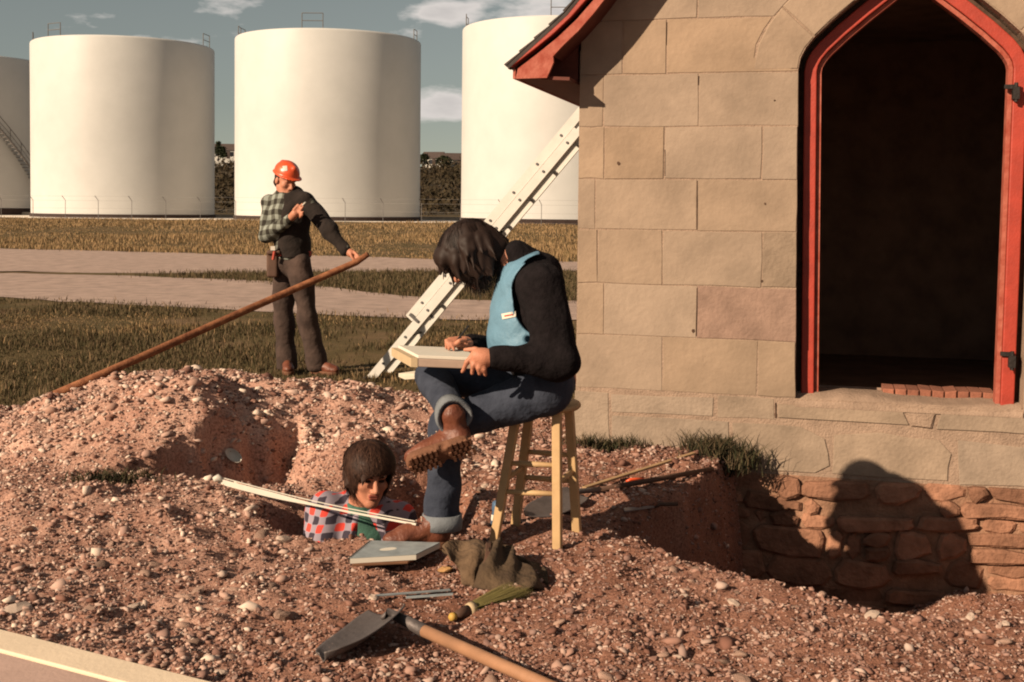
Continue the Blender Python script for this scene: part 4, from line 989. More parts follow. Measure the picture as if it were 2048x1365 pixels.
def boot(root, heel, toe, upv, ankle_top, m_up, m_sole, L=.29, laces=True):
    """leather boot: upper, lugged sole, laces; heel/toe are points on the sole"""
    heel = np.array(heel); toe = np.array(toe); f = toe - heel; f = f / np.linalg.norm(f); r, f, u = frame_of(f, upv)
    q = lambda x, y, z: heel + f * x + r * y + u * z
    pts = [q(-.03, -.07, -.03), q(L + .03, .07, .17), np.array(ankle_top) + .09, np.array(ankle_top) - .09, q(L, -.07, -.03), q(0, .07, .17)]
    lo = np.min(pts, 0) - .05; hi = np.max(pts, 0) + .05
    Fd = Field(lo, hi, .005)
    Fd.ell(q(.235, 0, .040), (.062, .048, .036), [f, r, u], .02); Fd.cap(q(.06, 0, .055), q(.2, 0, .05), .045, .043, .03)
    Fd.cap(q(.05, 0, .05), q(.055, 0, .12), .046, .046, .03); Fd.cap(q(.10, 0, .095), q(.17, 0, .06), .04, .032, .03)
    Fd.cap(q(.06, 0, .10), np.array(ankle_top), .05, .053, .03); Fd.plane(q(0, 0, .016), -u); Fd.folds(.0018, 90, 5)
    up = Fd.build('boot', m_up, root)
    Fs = Field(lo, hi, .005)
    Fs.cap(q(.055, 0, .012), q(.24, 0, .012), .046, .053, .01); Fs.plane(q(0, 0, .024), u); Fs.plane(q(0, 0, -.012), -u)
    Fs.cap(q(.115, .07, .0), q(.125, .045, -.005), .018, .014, .01, True); Fs.cap(q(.115, -.07, .0), q(.125, -.045, -.005), .018, .014, .01, True)
    so = Fs.build('sole', m_sole); sub_part(so, up, root)
    for i in range(13):
        x = .010 + i * .0215
        if .10 < x < .14 or not laces: continue
        for sd, hw in ((-1, .016), (0, .008), (1, .016)):
            sub_part(MB().box(Vector(q(x + (.01 if sd == 0 else 0), sd * .030, -.016)), (.006, hw, .006), (Vector(f), Vector(r), Vector(u))).build('lug', m_sole), up, root)
    if laces:
        lc = MB()
        for i in range(5):
            x = .18 - i * .022; z = .085 + i * .014
            lc.tube([q(x, -.026, z), q(x - .006, 0, z + .012), q(x - .008, .026, z + .004)], .003, 5)
        sub_part(lc.build('lace', M['lace']), up, root)
    return up
def cuff(root, a, b, ra, rb, m_, th=.008):
    """rolled trouser cuff: a short open tube"""
    a = Vector(a); b = Vector(b); d = (b - a).normalized(); ref = d.orthogonal().normalized(); bi = d.cross(ref); q = MB(); seg = 24; vs = []; prof = [(0, ra), (.0, ra + th), (.5, (ra + rb) / 2 + th * 1.4), (1, rb + th), (1, rb), (.8, rb - .012)]
    for t, r in prof:
        for k in range(seg):
            an = 2 * math.pi * k / seg; w = 1 + .05 * math.sin(3 * an + 1) ; vs.append(a.lerp(b, t) + (ref * math.cos(an) + bi * math.sin(an)) * r * w)
    n = len(prof); q.add(vs, [(i * seg + k, i * seg + (k + 1) % seg, (i + 1) * seg + (k + 1) % seg, (i + 1) * seg + k) for i in range(n - 1) for k in range(seg)])
    return q.build('trouser_cuff', m_, root=root, smooth=True)
def hair_locks(Fd, q, n, region, rad, ln, seed, k=.012, cen=(0, -.01, .035), flow=(0, .3, -1.0), lift=1.0):
    r = random.Random(seed)
    for i in range(n):
        th = r.uniform(0, 2 * math.pi); ph = math.acos(r.uniform(-.35, 1)); d = Vector((math.sin(ph) * math.cos(th), math.sin(ph) * math.sin(th), math.cos(ph)))
        if not region(d): continue
        p0 = Vector((cen[0] + d.x * .083 * lift, cen[1] + d.y * .103 * lift, cen[2] + d.z * .093 * lift)); fl = Vector(flow) + Vector((d.x * .6, d.y * .6, 0)) + Vector((r.uniform(-.25, .25), r.uniform(-.25, .25), r.uniform(-.15, .15)))
        fl = (fl - d * fl.dot(d) * .9).normalized(); l = ln * r.uniform(.5, 1.2)
        p1 = p0 + fl * l * .5 - d * l * .07; p2 = p0 + fl * l - d * l * .30 + d * r.uniform(-.004, .010)
        Fd.chain([q(*p0), q(*p1), q(*p2)], [rad, rad * .9, rad * .35], k)

def hair_with_strands(cap_o, q, root, n, rad, cen, crown, fwd, ln, seed, keep, wid=.0026, lift=.004, brow=None):
    """adds fine ribbon strands that leave the crown and follow the cap, then hang"""
    r = np.random.default_rng(seed); rad = np.array(rad); cen = np.array(cen)
    d = r.normal(size=(n * 3, 3)); d /= np.linalg.norm(d, axis=1)[:, None]; d = d[[bool(keep(v)) for v in d]][:n]; n = len(d)
    p = d * rad * (1 + r.uniform(0, .04, n))[:, None]; cr_ = np.array(crown) / np.linalg.norm(crown); L_ = ln * r.uniform(.6, 1.25, n); S_ = 8; path = [p]
    jig = r.normal(size=(n, 3)) * .30 + np.sin(d[:, [1, 2, 0]] * 9 + seed) * .35
    for i in range(S_ - 1):
        u = path[-1] / rad; u /= np.linalg.norm(u, axis=1)[:, None]; away = u - cr_; t = away + np.array((0, fwd, -.35)) + jig; t -= u * (t * u).sum(1)[:, None]; t /= np.linalg.norm(t, axis=1)[:, None] + 1e-6
        nx = path[-1] + t * (L_ / S_)[:, None]; un = nx / rad; ul = np.linalg.norm(un, axis=1)[:, None]; tgt = nx / ul * (1 + lift / .1 * (i + 1) / S_); hang = (nx[:, 2] < -.02)[:, None]
        nxt = np.where(hang, path[-1] + (t * .5 + np.array((0, .0, -.7))) * (L_ / S_)[:, None], tgt)
        if brow is not None:      # fringe ends above the brow
            a_ = nxt + cen; stop = (a_[:, 1] > .035) & (a_[:, 2] < brow) & (np.abs(a_[:, 0]) < .07); nxt = np.where(stop[:, None], path[-1] + (nxt - path[-1]) * .04, nxt)
        path.append(nxt)
    V = np.stack(path, 1) + cen          # n, S, 3 in head space
    o3 = q(0, 0, 0); B_ = np.stack([q(1, 0, 0) - o3, q(0, 1, 0) - o3, q(0, 0, 1) - o3]); Wd = V @ B_ + o3
    tg = np.gradient(Wd, axis=1); out = Wd - (cen @ B_ + o3); sd = np.cross(tg, out); sd /= np.linalg.norm(sd, axis=2)[..., None] + 1e-9
    w = wid * np.linspace(1, .25, S_)[None, :, None] * r.uniform(.6, 1.4, (n, 1, 1)); A_, C_ = Wd - sd * w, Wd + sd * w
    vv = np.stack([A_, C_], 2).reshape(-1, 3); base = (np.arange(n) * S_ * 2)[:, None] + np.arange(S_ - 1)[None] * 2; b = base.ravel(); f = np.stack([b, b + 1, b + 3, b + 2], 1)
    me = cap_o.data; v0 = np.empty(len(me.vertices) * 3, np.float32); me.vertices.foreach_get('co', v0); v0 = v0.reshape(-1, 3); f0 = np.empty(len(me.polygons) * 4, np.int32); me.loops.foreach_get('vertex_index', f0); f0 = f0.reshape(-1, 4)
    nm = np_mesh('hair', np.concatenate([v0, vv]), np.concatenate([f0, f + len(v0)]), True); nm.materials.append(me.materials[0]); cap_o.data = nm; return cap_o

# ================================================================ SEATED PERSON DRAWING
SY = 5.2
def seated():
    pel = A3(.165, SY, .73)
    rt = empty('person', (pel[0], SY, Hs(pel[0], SY)))
    Lhip, Rhip = A3(.15, 5.11, .70), A3(.13, 5.29, .70)
    Lkn = np.array(P(893, 850, 5.12)); Lan = np.array(P(884, 1052, 5.12)); Rkn = np.array(P(866, 752, 5.38)); Ran = np.array(P(907, 832, 4.96))
    Lsh, Rsh = np.array(P(1082, 572, 5.0)), np.array(P(1062, 560, 5.42)); Lel, Rel = np.array(P(1118, 722, 4.93)), np.array(P(1040, 712, 5.52))
    Lwr, Rwr = np.array(P(992, 716, 4.87)), np.array(P(946, 688, 5.18))
    nk = np.array(P(1035, 518, 5.2)); hc = np.array(P(944, 512, 5.2)); hf, hu = (-.70, -.06, -.71), (-.71, 0, .70)
    # the body, one surface from scalp to fingertips and ankles
    B = Field((-.62, 4.70, .02), (.42, 5.72, 1.52), .0072)
    q, A = head(B, hc, hf, hu, 1.02)
    B.cap(q(0, -.035, -.055), nk, .056, .062, .03); B.cap(nk, A3(.10, SY, 1.18), .065, .11, .05)
    B.ell((.09, SY, 1.03), (.11, .16, .2), None, .05); B.cap(A3(.10, SY, .95), pel, .12, .12, .06)
    B.cap(A3(.11, 5.05, 1.17), A3(.11, 5.37, 1.17), .06, .06, .05)
    for sh, el, wr in ((Lsh, Lel, Lwr), (Rsh, Rel, Rwr)): B.chain([sh, el, wr], [.052, .042, .029], .03)
    for hp, kn, an in ((Lhip, Lkn, Lan), (Rhip, Rkn, Ran)): B.chain([hp, kn, an], [.085, .055, .04], .04)
    # left hand on the near edge of the board
    pm = np.array(P(966, 716, 4.865)); B.chain([Lwr, pm, np.array(P(955, 712, 4.862))], [.03, .034, .03], .02)
    B.ell(pm, (.048, .024, .036), None, .015)
    fingers(B, [P(950, 706, 4.86), P(954, 716, 4.852), P(960, 725, 4.85), P(968, 731, 4.855)], [P(925, 744, 4.868), P(944, 747, 4.862), P(959, 749, 4.86), P(971, 750, 4.862)], .0108, (-.004, -.010, .006))
    B.chain([np.array(P(972, 706, 4.9)), np.array(P(950, 699, 4.93)), np.array(P(930, 700, 4.95))], [.014, .011, .009], .008)
    # right hand round the pencil
    pr = np.array(P(928, 688, 5.15)); B.chain([Rwr, pr], [.028, .032], .02); B.ell(pr, (.040, .030, .026), None, .015)
    fingers(B, [P(918, 676, 5.13), P(915, 680, 5.115), P(916, 686, 5.10), P(920, 691, 5.095)], [P(903, 694, 5.10), P(893, 697, 5.09), P(898, 699, 5.075), P(908, 700, 5.07)], .0086, (-.022, -.004, .016))
    B.chain([np.array(P(932, 680, 5.10)), np.array(P(918, 683, 5.075)), np.array(P(908, 692, 5.085))], [.013, .010, .0085], .006)
    body = B.build('body', M['skin'], rt)
    # hair: thick shaggy mop falling forward
    Hh = Field(hc - .24, hc + .24, .005)
    Hh.ell(q(0, -.012, .056), np.array((.098, .120, .096)), A, .02); Hh.ell(q(0, -.07, -.02), np.array((.088, .075, .095)), A, .04); Hh.ell(q(0, .085, .075), np.array((.088, .052, .055)), A, .03)
    for s_ in (-1, 1): Hh.ell(q(s_ * .082, .010, -.02), np.array((.028, .062, .080)), A, .025)
    Hh.cap(q(0, -.085, -.07), q(0, -.10, -.12), .060, .045, .04)
    hair_locks(Hh, q, 120, lambda d: not (d.y > .75 and d.z < .1), .009, .16, 3, .02, flow=(0, .75, -.75), lift=1.15)
    Hh.ell(q(0, .135, -.06), np.array((.062, .070, .085)), A, .015, True)
    hr = Hh.build('hair', M['hairdark'], rt)
    hair_with_strands(hr, q, rt, 5600, (.102, .125, .101), (0, -.010, .052), (0, -.35, 1), .35, .20, 5, lambda v: v[2] > -.45 and not (v[1] > .7 and v[2] < .35), .0019, .010)
    # jeans
    J = Field((-.52, 4.82, .08), (.40, 5.62, .95), .0065)
    J.ell(pel + A3(-.005, 0, -.005), (.130, .18, .11), None, .03); J.cap(Lhip, Rhip, .105, .105, .03)
    J.chain([Lhip, Lkn], [.105, .077], .03); J.cap(Lkn, Lan + (Lkn - Lan) * .02, .076, .076, .03)
    J.chain([Rhip, Rkn], [.105, .078], .02)
    J2 = Field((-.52, 4.82, .08), (.40, 5.62, .95), .0065); J2.cap(Rkn, Ran, .076, .066, .02); J2.plane(Ran, (Ran - Rkn)); J.F = np.minimum(J.F, J2.F)
    J.folds(.005, 30, 9, (1, 0, .6)); J.plane(Lan + A3(0, 0, .015), (0, 0, -1))
    J.plane(A3(0, 0, .84), (0, 0, 1)); J.build('jeans', M['denim'], rt)
    dR = (Ran - Rkn) / np.linalg.norm(Ran - Rkn)
    cuff(rt, Ran - dR * .055, Ran + dR * .012, .066, .069, M['denimpale']); cuff(rt, Lan + A3(0, 0, .055), Lan + A3(0, 0, -.01), .076, .078, M['denimpale'])
    # black sweater
    S_ = Field((-.20, 4.76, .70), (.42, 5.70, 1.44), .0065)
    S_.ell((.092, SY, .98), (.168, .195, .27), None, .04); S_.ell((.095, SY, 1.14), (.128, .19, .13), None, .06); S_.cap(A3(.145, SY, .80), A3(.13, SY, .92), .135, .142, .05)
    S_.cap(Lsh, Rsh, .082, .082, .05); S_.cap(A3(.10, SY, 1.2), nk, .10, .078, .05)
    S_.chain([Lsh, Lel, Lwr], [.098, .080, .050], .035); S_.chain([Rsh, Rel, Rwr], [.095, .075, .046], .035)
    S_.ell(np.array(P(1035, 503, 5.2)), (.060, .085, .03), None, .02)
    S_.plane(Lwr + A3(-.004, 0, 0), (-1, 0, 0)) if False else None
    S_.folds(.006, 28, 2, (1, 0, .3)); S_.cap(q(0, .0, -.02), q(0, -.01, -.075), .085, .062, .01, True)
    S_.plane(A3(.15, 0, .70), (.25, 0, -1)); S_.build('sweater', M['blackcloth'], rt)
    # light blue sleeveless vest over it
    V = Field((-.22, 4.90, .78), (.30, 5.50, 1.36), .0055)
    V.ell((.088, SY, .99), (.186, .222, .275), None, .04); V.ell((.095, SY, 1.15), (.148, .215, .13), None, .06); V.cap(A3(.10, 5.03, 1.175), A3(.09, 5.38, 1.185), .094, .094, .04)
    V.ell((.07, SY, .90), (.175, .215, .13), None, .02)
    ac = P(1112, 592, 5.0); V.cap((ac.x, 4.7, ac.z), (ac.x, 5.7, ac.z), .186, .186, .008, True)
    V.box((.36, SY, 1.0), (.26, .5, .5), None, .01, .01, True) if False else None
    V.cap((ac.x + .10, 4.7, ac.z - .2), (ac.x + .10, 5.7, ac.z - .2), .20, .20, .008, True)
    V.plane((0, 0, np.array(P(1000, 702, 5.1))[2]), (.25, 0, -1)); V.plane(A3(.115, 0, 0), (1, 0, 0))
    V.cap(q(0, -.01, -.03), nk + A3(-.03, 0, .06), .09, .075, .01, True); V.folds(.005, 30, 8, (0, 0, 1))
    V.cap(P(985, 668, 4.7), P(1060, 680, 5.0), .012, .012, .015, True)
    vs = V.build('vest', M['vest'], rt)
    # boots
    hl = np.array(P(902, 1086, 5.12)); to = np.array(P(770, 1090, 5.04)); zg = Hs(to[0] * .5 + hl[0] * .5, 5.1) + .03
    boot(rt, (hl[0], hl[1], zg), (to[0], to[1], zg), (0, 0, 1), Lan + A3(0, 0, .03), M['leather'], M['sole'])
    heel = np.array(P(948, 886, 4.92)); toe = np.array(P(818, 932, 4.90)); boot(rt, heel, toe, (.12, .80, .58), Ran + dR * -.01, M['leather'], M['sole'], np.linalg.norm(toe - heel))
    tag(rt, 'seated person with dark shaggy hair, blue vest and rolled jeans, drawing on a board', 'person'); return rt, vs
seat_p, vest_o = seated()

from mathutils.bvhtree import BVHTree
def surf(o):
    me = o.data; v = np.empty(len(me.vertices) * 3, np.float32); me.vertices.foreach_get('co', v); v = v.reshape(-1, 3)
    return BVHTree.FromPolygons([tuple(map(float, p)) for p in v], [tuple(p.vertices) for p in me.polygons])
def patch_on(o, px, root, name, m_, off=.004, nu=5, nv=3, parent_part=None):
    """small sewn patch whose four corners are given in the picture, laid on the surface of o"""
    bv = surf(o); a, b, c, d = [Vector(p) for p in px]; top = []; bot = []
    for j in range(nv):
        for i in range(nu):
            u, v = i / (nu - 1), j / (nv - 1); p = (a * (1 - u) + b * u) * (1 - v) + (d * (1 - u) + c * u) * v
            hit, nrm, _, _ = bv.ray_cast(CAM, ray(p.x, p.y).normalized())
            if hit is None: return None
            if nrm.dot(ray(p.x, p.y)) > 0: nrm = -nrm
            top.append(hit + nrm * off); bot.append(hit - nrm * .001)
    n = nu * nv; f = []
    for j in range(nv - 1):
        for i in range(nu - 1): k = j * nu + i; f += [(k, k + 1, k + nu + 1, k + nu), (n + k, n + k + nu, n + k + nu + 1, n + k + 1)]
    ring = [i for i in range(nu)] + [j * nu + nu - 1 for j in range(1, nv)] + [(nv - 1) * nu + i for i in range(nu - 2, -1, -1)] + [j * nu for j in range(nv - 2, 0, -1)]
    for i in range(len(ring)): a_, b_ = ring[i], ring[(i + 1) % len(ring)]; f.append((a_, n + a_, n + b_, b_))
    q = MB().add(top + bot, f).build(name, m_)
    sub_part(q, parent_part or o, root); return q
patch_on(vest_o, [(1004, 628), (1029, 623), (1031, 634), (1006, 639)], seat_p, 'label_patch', M['paper'])
patch_on(vest_o, [(1010, 631), (1026, 628), (1026.5, 630.5), (1010.5, 633.5)], seat_p, 'label_print', M['red'], .0055)

# ================================================================ STANDING PERSON WITH ORANGE HELMET
def standing():
    Y0 = 10.5; p_ = lambda x, y, Y=Y0: np.array(P(x, y, Y))
    ft = P(612, 742, Y0); zg = Hs(ft.x, Y0); rt = empty('person', (ft.x, Y0, zg))
    aL, aR = p_(574, 728, 10.55), p_(634, 727, 10.45); kL, kR = p_(567, 636, 10.55), p_(614, 634, 10.42); hL, hR = p_(568, 530, 10.55), p_(600, 530, 10.42)
    pel = p_(584, 515); chest = p_(577, 425); nk = p_(572, 388); hc = p_(571, 362, 10.48)
    s1, e1, w1 = p_(541, 405, 10.55), p_(533, 470, 10.42), p_(578, 440, 10.25)
    s2, e2, w2 = p_(613, 404, 10.42), p_(657, 460, 10.3), p_(690, 500, 10.22)
    hf, hu = (.62, -.66, -.35), (.22, -.22, .95)
    lo = np.min([aL, aR, s1, e1, w2, hc, pel], 0) - A3(.2, .35, .15); hi = np.max([aL, aR, s1, w2, e2, hc], 0) + A3(.22, .25, .25)
    B = Field(lo, hi, .009); q, A = head(B, hc, hf, hu, 1.0)
    B.cap(q(0, -.03, -.06), nk, .055, .06, .03); B.ell(chest, (.15, .11, .22), None, .05); B.cap(chest, pel, .11, .12, .05); B.cap(s1, s2, .06, .06, .04)
    for c in ((s1, e1, w1), (s2, e2, w2)): B.chain(c, [.052, .042, .03], .03)
    for c in ((hL, kL, aL), (hR, kR, aR)): B.chain(c, [.085, .055, .04], .04)
    h1 = p_(590, 428, 10.2); B.chain([w1, h1], [.032, .036], .02); fingers(B, [p_(594, 422, 10.18), p_(598, 425, 10.17), p_(600, 430, 10.17), p_(600, 435, 10.18)], [p_(605, 408, 10.17), p_(607, 412, 10.15), p_(606, 424, 10.15), p_(605, 430, 10.15)], .0105, k=.008)
    B.chain([p_(588, 420, 10.18), p_(596, 410, 10.17)], [.014, .011], .01)
    h2 = p_(702, 507, 10.2); B.chain([w2, h2], [.032, .036], .02); fingers(B, [p_(708, 504, 10.18), p_(711, 507, 10.16), p_(712, 510, 10.16), p_(710, 513, 10.17)], [p_(717, 512, 10.16), p_(719, 515, 10.14), p_(718, 519, 10.14), p_(714, 521, 10.15)], .0105, k=.008)
    B.chain([p_(702, 512, 10.15), p_(708, 521, 10.14)], [.014, .011], .01)
    B.build('body', M['skin'], rt)
    Hh = Field(hc - .2, hc + .2, .008); Hh.ell(q(0, -.03, .02), (.084, .085, .075), A, .02); Hh.ell(q(0, -.06, -.04), (.07, .05, .05), A, .02); Hh.plane(q(0, .03, 0), A[1]); Hh.folds(.003, 120, 3); Hh.build('hair', M['hairdark'], rt)
    # hard hat: dome, ridge, brim with peak
    C = Field(hc - .26, hc + .26, .006); C.ell(q(0, -.005, .075), (.105, .128, .105), A, .0); C.plane(q(0, 0, .052), -A[2])
    C.cap(q(0, -.10, .135), q(0, .09, .145), .022, .022, .02); C.ell(q(0, .06, .058), (.100, .105, .010), A, .012); C.ell(q(0, -.01, .057), (.116, .140, .009), A, .012)
    hat = C.build('hard_hat', M['orange'], rt)
    bv = patch_on(hat, [(565, 333), (574, 332), (575, 342), (567, 343)], rt, 'sticker', M['white'], .003)
    # shirt
    S_ = Field(lo, hi, .008); S_.ell(chest, (.172, .13, .23), None, .05); S_.cap(chest + A3(0, 0, -.05), pel + A3(0, 0, .03), .148, .145, .05); S_.cap(s1, s2, .068, .068, .05); S_.cap(nk + A3(0, 0, -.05), nk, .09, .066, .03)
    S_.chain([s1, e1, w1], [.074, .064, .046], .025); S_.chain([s2, e2, w2], [.066, .056, .043], .03); S_.folds(.007, 26, 3); S_.plane(pel + A3(0, 0, -.02), (0, 0, -1)); S_.cap(q(0, .03, -.06), nk + A3(.02, -.03, .03), .07, .06, .01, True)
    S_.build('shirt', M['plaidgreen'], rt)
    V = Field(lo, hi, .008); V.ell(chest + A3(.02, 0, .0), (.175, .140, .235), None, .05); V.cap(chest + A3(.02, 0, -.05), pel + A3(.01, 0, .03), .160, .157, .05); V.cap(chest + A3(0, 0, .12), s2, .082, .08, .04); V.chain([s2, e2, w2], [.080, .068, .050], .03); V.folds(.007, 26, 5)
    V.plane(p_(562, 430, 10.4), (-.92, -.25, .12)); V.plane(pel + A3(0, 0, -.0), (0, 0, -1)); V.cap(q(0, .03, -.06), nk + A3(.02, -.03, .02), .08, .07, .01, True); V.build('shirt_shade', M['shadedshirt'], rt)
    # trousers
    J = Field(lo, hi, .008); J.ell(pel + A3(0, 0, -.03), (.165, .135, .13), None, .03); J.chain([hL, kL, aL + A3(0, 0, -.02)], [.105, .085, .088], .04); J.chain([hR, kR, aR + A3(0, 0, -.02)], [.105, .086, .09], .04)
    J.folds(.008, 24, 7); J.plane(pel + A3(0, 0, .04), (0, 0, 1)); J.plane(A3(0, 0, aL[2] - .045), (0, 0, -1)); J.build('trousers', M['trouser'], rt)
    bt = MB(); n = 28; rg = []
    for k in range(n): a = 2 * math.pi * k / n; rg.append(Vector(pel) + Vector((math.cos(a) * .172, math.sin(a) * .142, .035)))
    vs = [r + Vector((0, 0, dz)) * 1 for dz in (-.022, .022) for r in rg] ; bt.add(vs, [(k, (k + 1) % n, n + (k + 1) % n, n + k) for k in range(n)]); bt.build('belt', M['red'], rt and None, root=rt)
    po = Field(p_(545, 530, 10.3) - .25, p_(545, 530, 10.3) + .25, .008); po.box(p_(546, 530, 10.42), (.05, .045, .11), None, .02, .01); po.box(p_(549, 505, 10.40), (.06, .05, .02), None, .015, .01); po.build('tool_pouch', M['darkwood'], rt)
    MB().tube([p_(549, 503, 10.33), p_(546, 520, 10.33)], .014, 6).build('pouch_strap', M['red'], root=rt); MB().box(Vector(p_(546, 497, 10.35)), (.02, .01, .018)).build('buckle', M['white'], root=rt)
    for an, dr in ((aL, (.25, -.97)), (aR, (.9, -.43))):
        hl = A3(an[0] - dr[0] * .07, an[1] - dr[1] * .07, zg + .015); to = A3(an[0] + dr[0] * .2, an[1] + dr[1] * .2, zg + .015); boot(rt, hl, to, (0, 0, 1), an + A3(0, 0, .02), M['leather'], M['sole'], .28, False)
    tag(rt, 'standing person in orange hard hat with one hand on a long pole', 'person')
    cg = MB().tube([p_(605, 411, 10.15), p_(611, 405, 10.12)], .0065, 6).build('cigarette', M['white']); tag(cg, 'white cigarette held by the person in the orange hard hat', 'cigarette')
standing()

# ================================================================ PERSON IN THE PIT
def in_pit():
    Y0 = 5.66; p_ = lambda x, y, Y=Y0: np.array(P(x, y, Y))
    hc = p_(738, 953, 5.62); nk = p_(724, 1008, 5.70); zf = -.98; rt = empty('person', (hc[0], Y0 + .05, zf))
    hf, hu = (.40, -.90, -.16), (.12, -.12, .98); sc = 1.06
    s1, s2 = p_(654, 1026, 5.68), p_(796, 1040, 5.82); e1, e2 = p_(636, 1130, 5.58), p_(835, 1150, 5.72); w1, w2 = p_(690, 1195, 5.46), p_(775, 1200, 5.5)
    pel = A3(hc[0], Y0 + .10, -.45); chest = A3((s1[0] + s2[0]) / 2, 5.74, s1[2] - .12)
    lo = A3(hc[0] - .42, 5.2, zf - .03); hi = A3(hc[0] + .42, 6.35, hc[2] + .26)
    B = Field(lo, hi, .0068); q, A = head(B, hc, hf, hu, sc)
    B.cap(q(0, -.03, -.06), nk, .058, .065, .03); B.ell(chest, (.15, .10, .2), None, .05); B.cap(chest, pel, .11, .12, .05); B.cap(s1, s2, .06, .06, .04)
    for c in ((s1, e1, w1), (s2, e2, w2)): B.chain(c, [.052, .042, .03], .03); B.ell(c[2] + A3(0, -.05, 0), (.03, .05, .02), None, .02)
    for w in (w1, w2): fingers(B, [w + A3(d, -.085, 0) for d in (-.024, -.008, .008, .024)], [w + A3(d * 1.3, -.14 - .01 * (abs(d) < .01), -.035) for d in (-.024, -.008, .008, .024)], .009)
    for sg in (-1, 1):
        hp = pel + A3(sg * .09, 0, -.02); kn = A3(hp[0] + sg * .03, 5.62, zf + .07); an = A3(hp[0] + sg * .02, 6.05, zf + .06); B.chain([hp, kn, an], [.085, .06, .04], .04); B.chain([an, an + A3(0, .16, -.01)], [.035, .03], .02)
    B.build('body', M['skin'], rt)
    Hh = Field(hc - .26, hc + .26, .005); ss = sc
    Hh.ell(q(0, -.018, .062), np.array((.098, .118, .092)) * ss, A, .02); Hh.ell(q(0, -.055, .0), np.array((.092, .075, .095)) * ss, A, .03); Hh.ell(q(0, .062, .086), np.array((.085, .045, .038)) * ss, A, .02)
    for s_ in (-1, 1): Hh.ell(q(s_ * .082, -.005, .005), np.array((.022, .045, .062)) * ss, A, .02)
    hair_locks(Hh, q, 120, lambda d: (d.z > .45 or d.y < -.1), .0085, .10, 9, .012, flow=(.1, .6, -.6), lift=1.12)
    Hh.ell(q(0, .132, -.045), np.array((.068, .075, .088)) * ss, A, .008, True); hr = Hh.build('hair', M['hairbrown'], rt)
    hair_with_strands(hr, q, rt, 5000, (.102, .122, .096), (0, -.016, .058), (0, -.25, 1), .45, .17, 8, lambda v: v[2] > -.35 and not (v[1] > .6 and v[2] < .5), .0019, .018, brow=.044)
    for s_ in (-1, 1):
        MB().tube([q(s_ * .015, .097, .027), q(s_ * .034, .097, .032), q(s_ * .05, .083, .026)], [.004 * ss, .005 * ss, .002 * ss], 6).build('eyebrow', M['hairbrown'], root=rt)
        ey = Field(q(s_ * .031, .086, .008) - .03, q(s_ * .031, .086, .008) + .03, .002); ey.ell(q(s_ * .031, .080, .008), np.array((.015, .012, .0075)) * ss, A, 0); ey.build('eye', M['hairdark'], rt)
    Li = Field(q(0, .095, -.06) - .04, q(0, .095, -.06) + .04, .0025); Li.cap(q(-.018, .093, -.056), q(.018, .093, -.056), .0075 * ss, .0075 * ss, .004); Li.cap(q(-.014, .0925, -.068), q(.014, .0925, -.068), .0078 * ss, .0078 * ss, .003); Li.build('lips', M['skinred'], rt)
    T_ = Field(lo, hi, .007); T_.ell(chest, (.165, .115, .21), None, .05); T_.cap(chest, pel, .13, .135, .05); T_.cap(nk + A3(0, 0, -.06), nk + A3(0, -.005, .0), .085, .068, .03); T_.plane(nk + A3(0, -.03, .01), (0, -.35, 1)); T_.folds(.004, 30, 2); T_.plane(pel, (0, 0, -1)); T_.build('tshirt', M['green'], rt)
    S_ = Field(lo, hi, .007); S_.ell(chest, (.20, .14, .22), None, .05); S_.cap(chest, pel, .16, .17, .05); S_.cap(s1, s2, .085, .085, .05); S_.cap(nk + A3(0, .02, -.06), nk + A3(0, .02, .02), .10, .085, .03)
    S_.chain([s1, e1, w1], [.095, .082, .055], .03); S_.chain([s2, e2, w2], [.095, .08, .055], .03); S_.folds(.008, 26, 13)
    S_.cap(nk + A3(.025, -.17, .05), pel + A3(.07, -.2, 0), .085, .13, .01, True); S_.cap(q(0, .02, -.05), nk + A3(.01, -.035, .05), .085, .072, .01, True); S_.plane(pel, (0, 0, -1)); S_.build('shirt', M['plaidred'], rt)
    J = Field(lo, hi, .008); J.ell(pel, (.16, .13, .12), None, .03)
    for sg in (-1, 1):
        hp = pel + A3(sg * .09, 0, -.02); kn = A3(hp[0] + sg * .03, 5.62, zf + .085); an = A3(hp[0] + sg * .02, 6.05, zf + .075); J.chain([hp, kn, an], [.10, .078, .06], .04)
    J.plane(pel + A3(0, 0, .05), (0, 0, 1)); J.folds(.006, 26, 4); J.build('trousers', M['denim'], rt)
    tag(rt, 'person in red and grey checked shirt standing chest-deep in the pit', 'person')
in_pit()

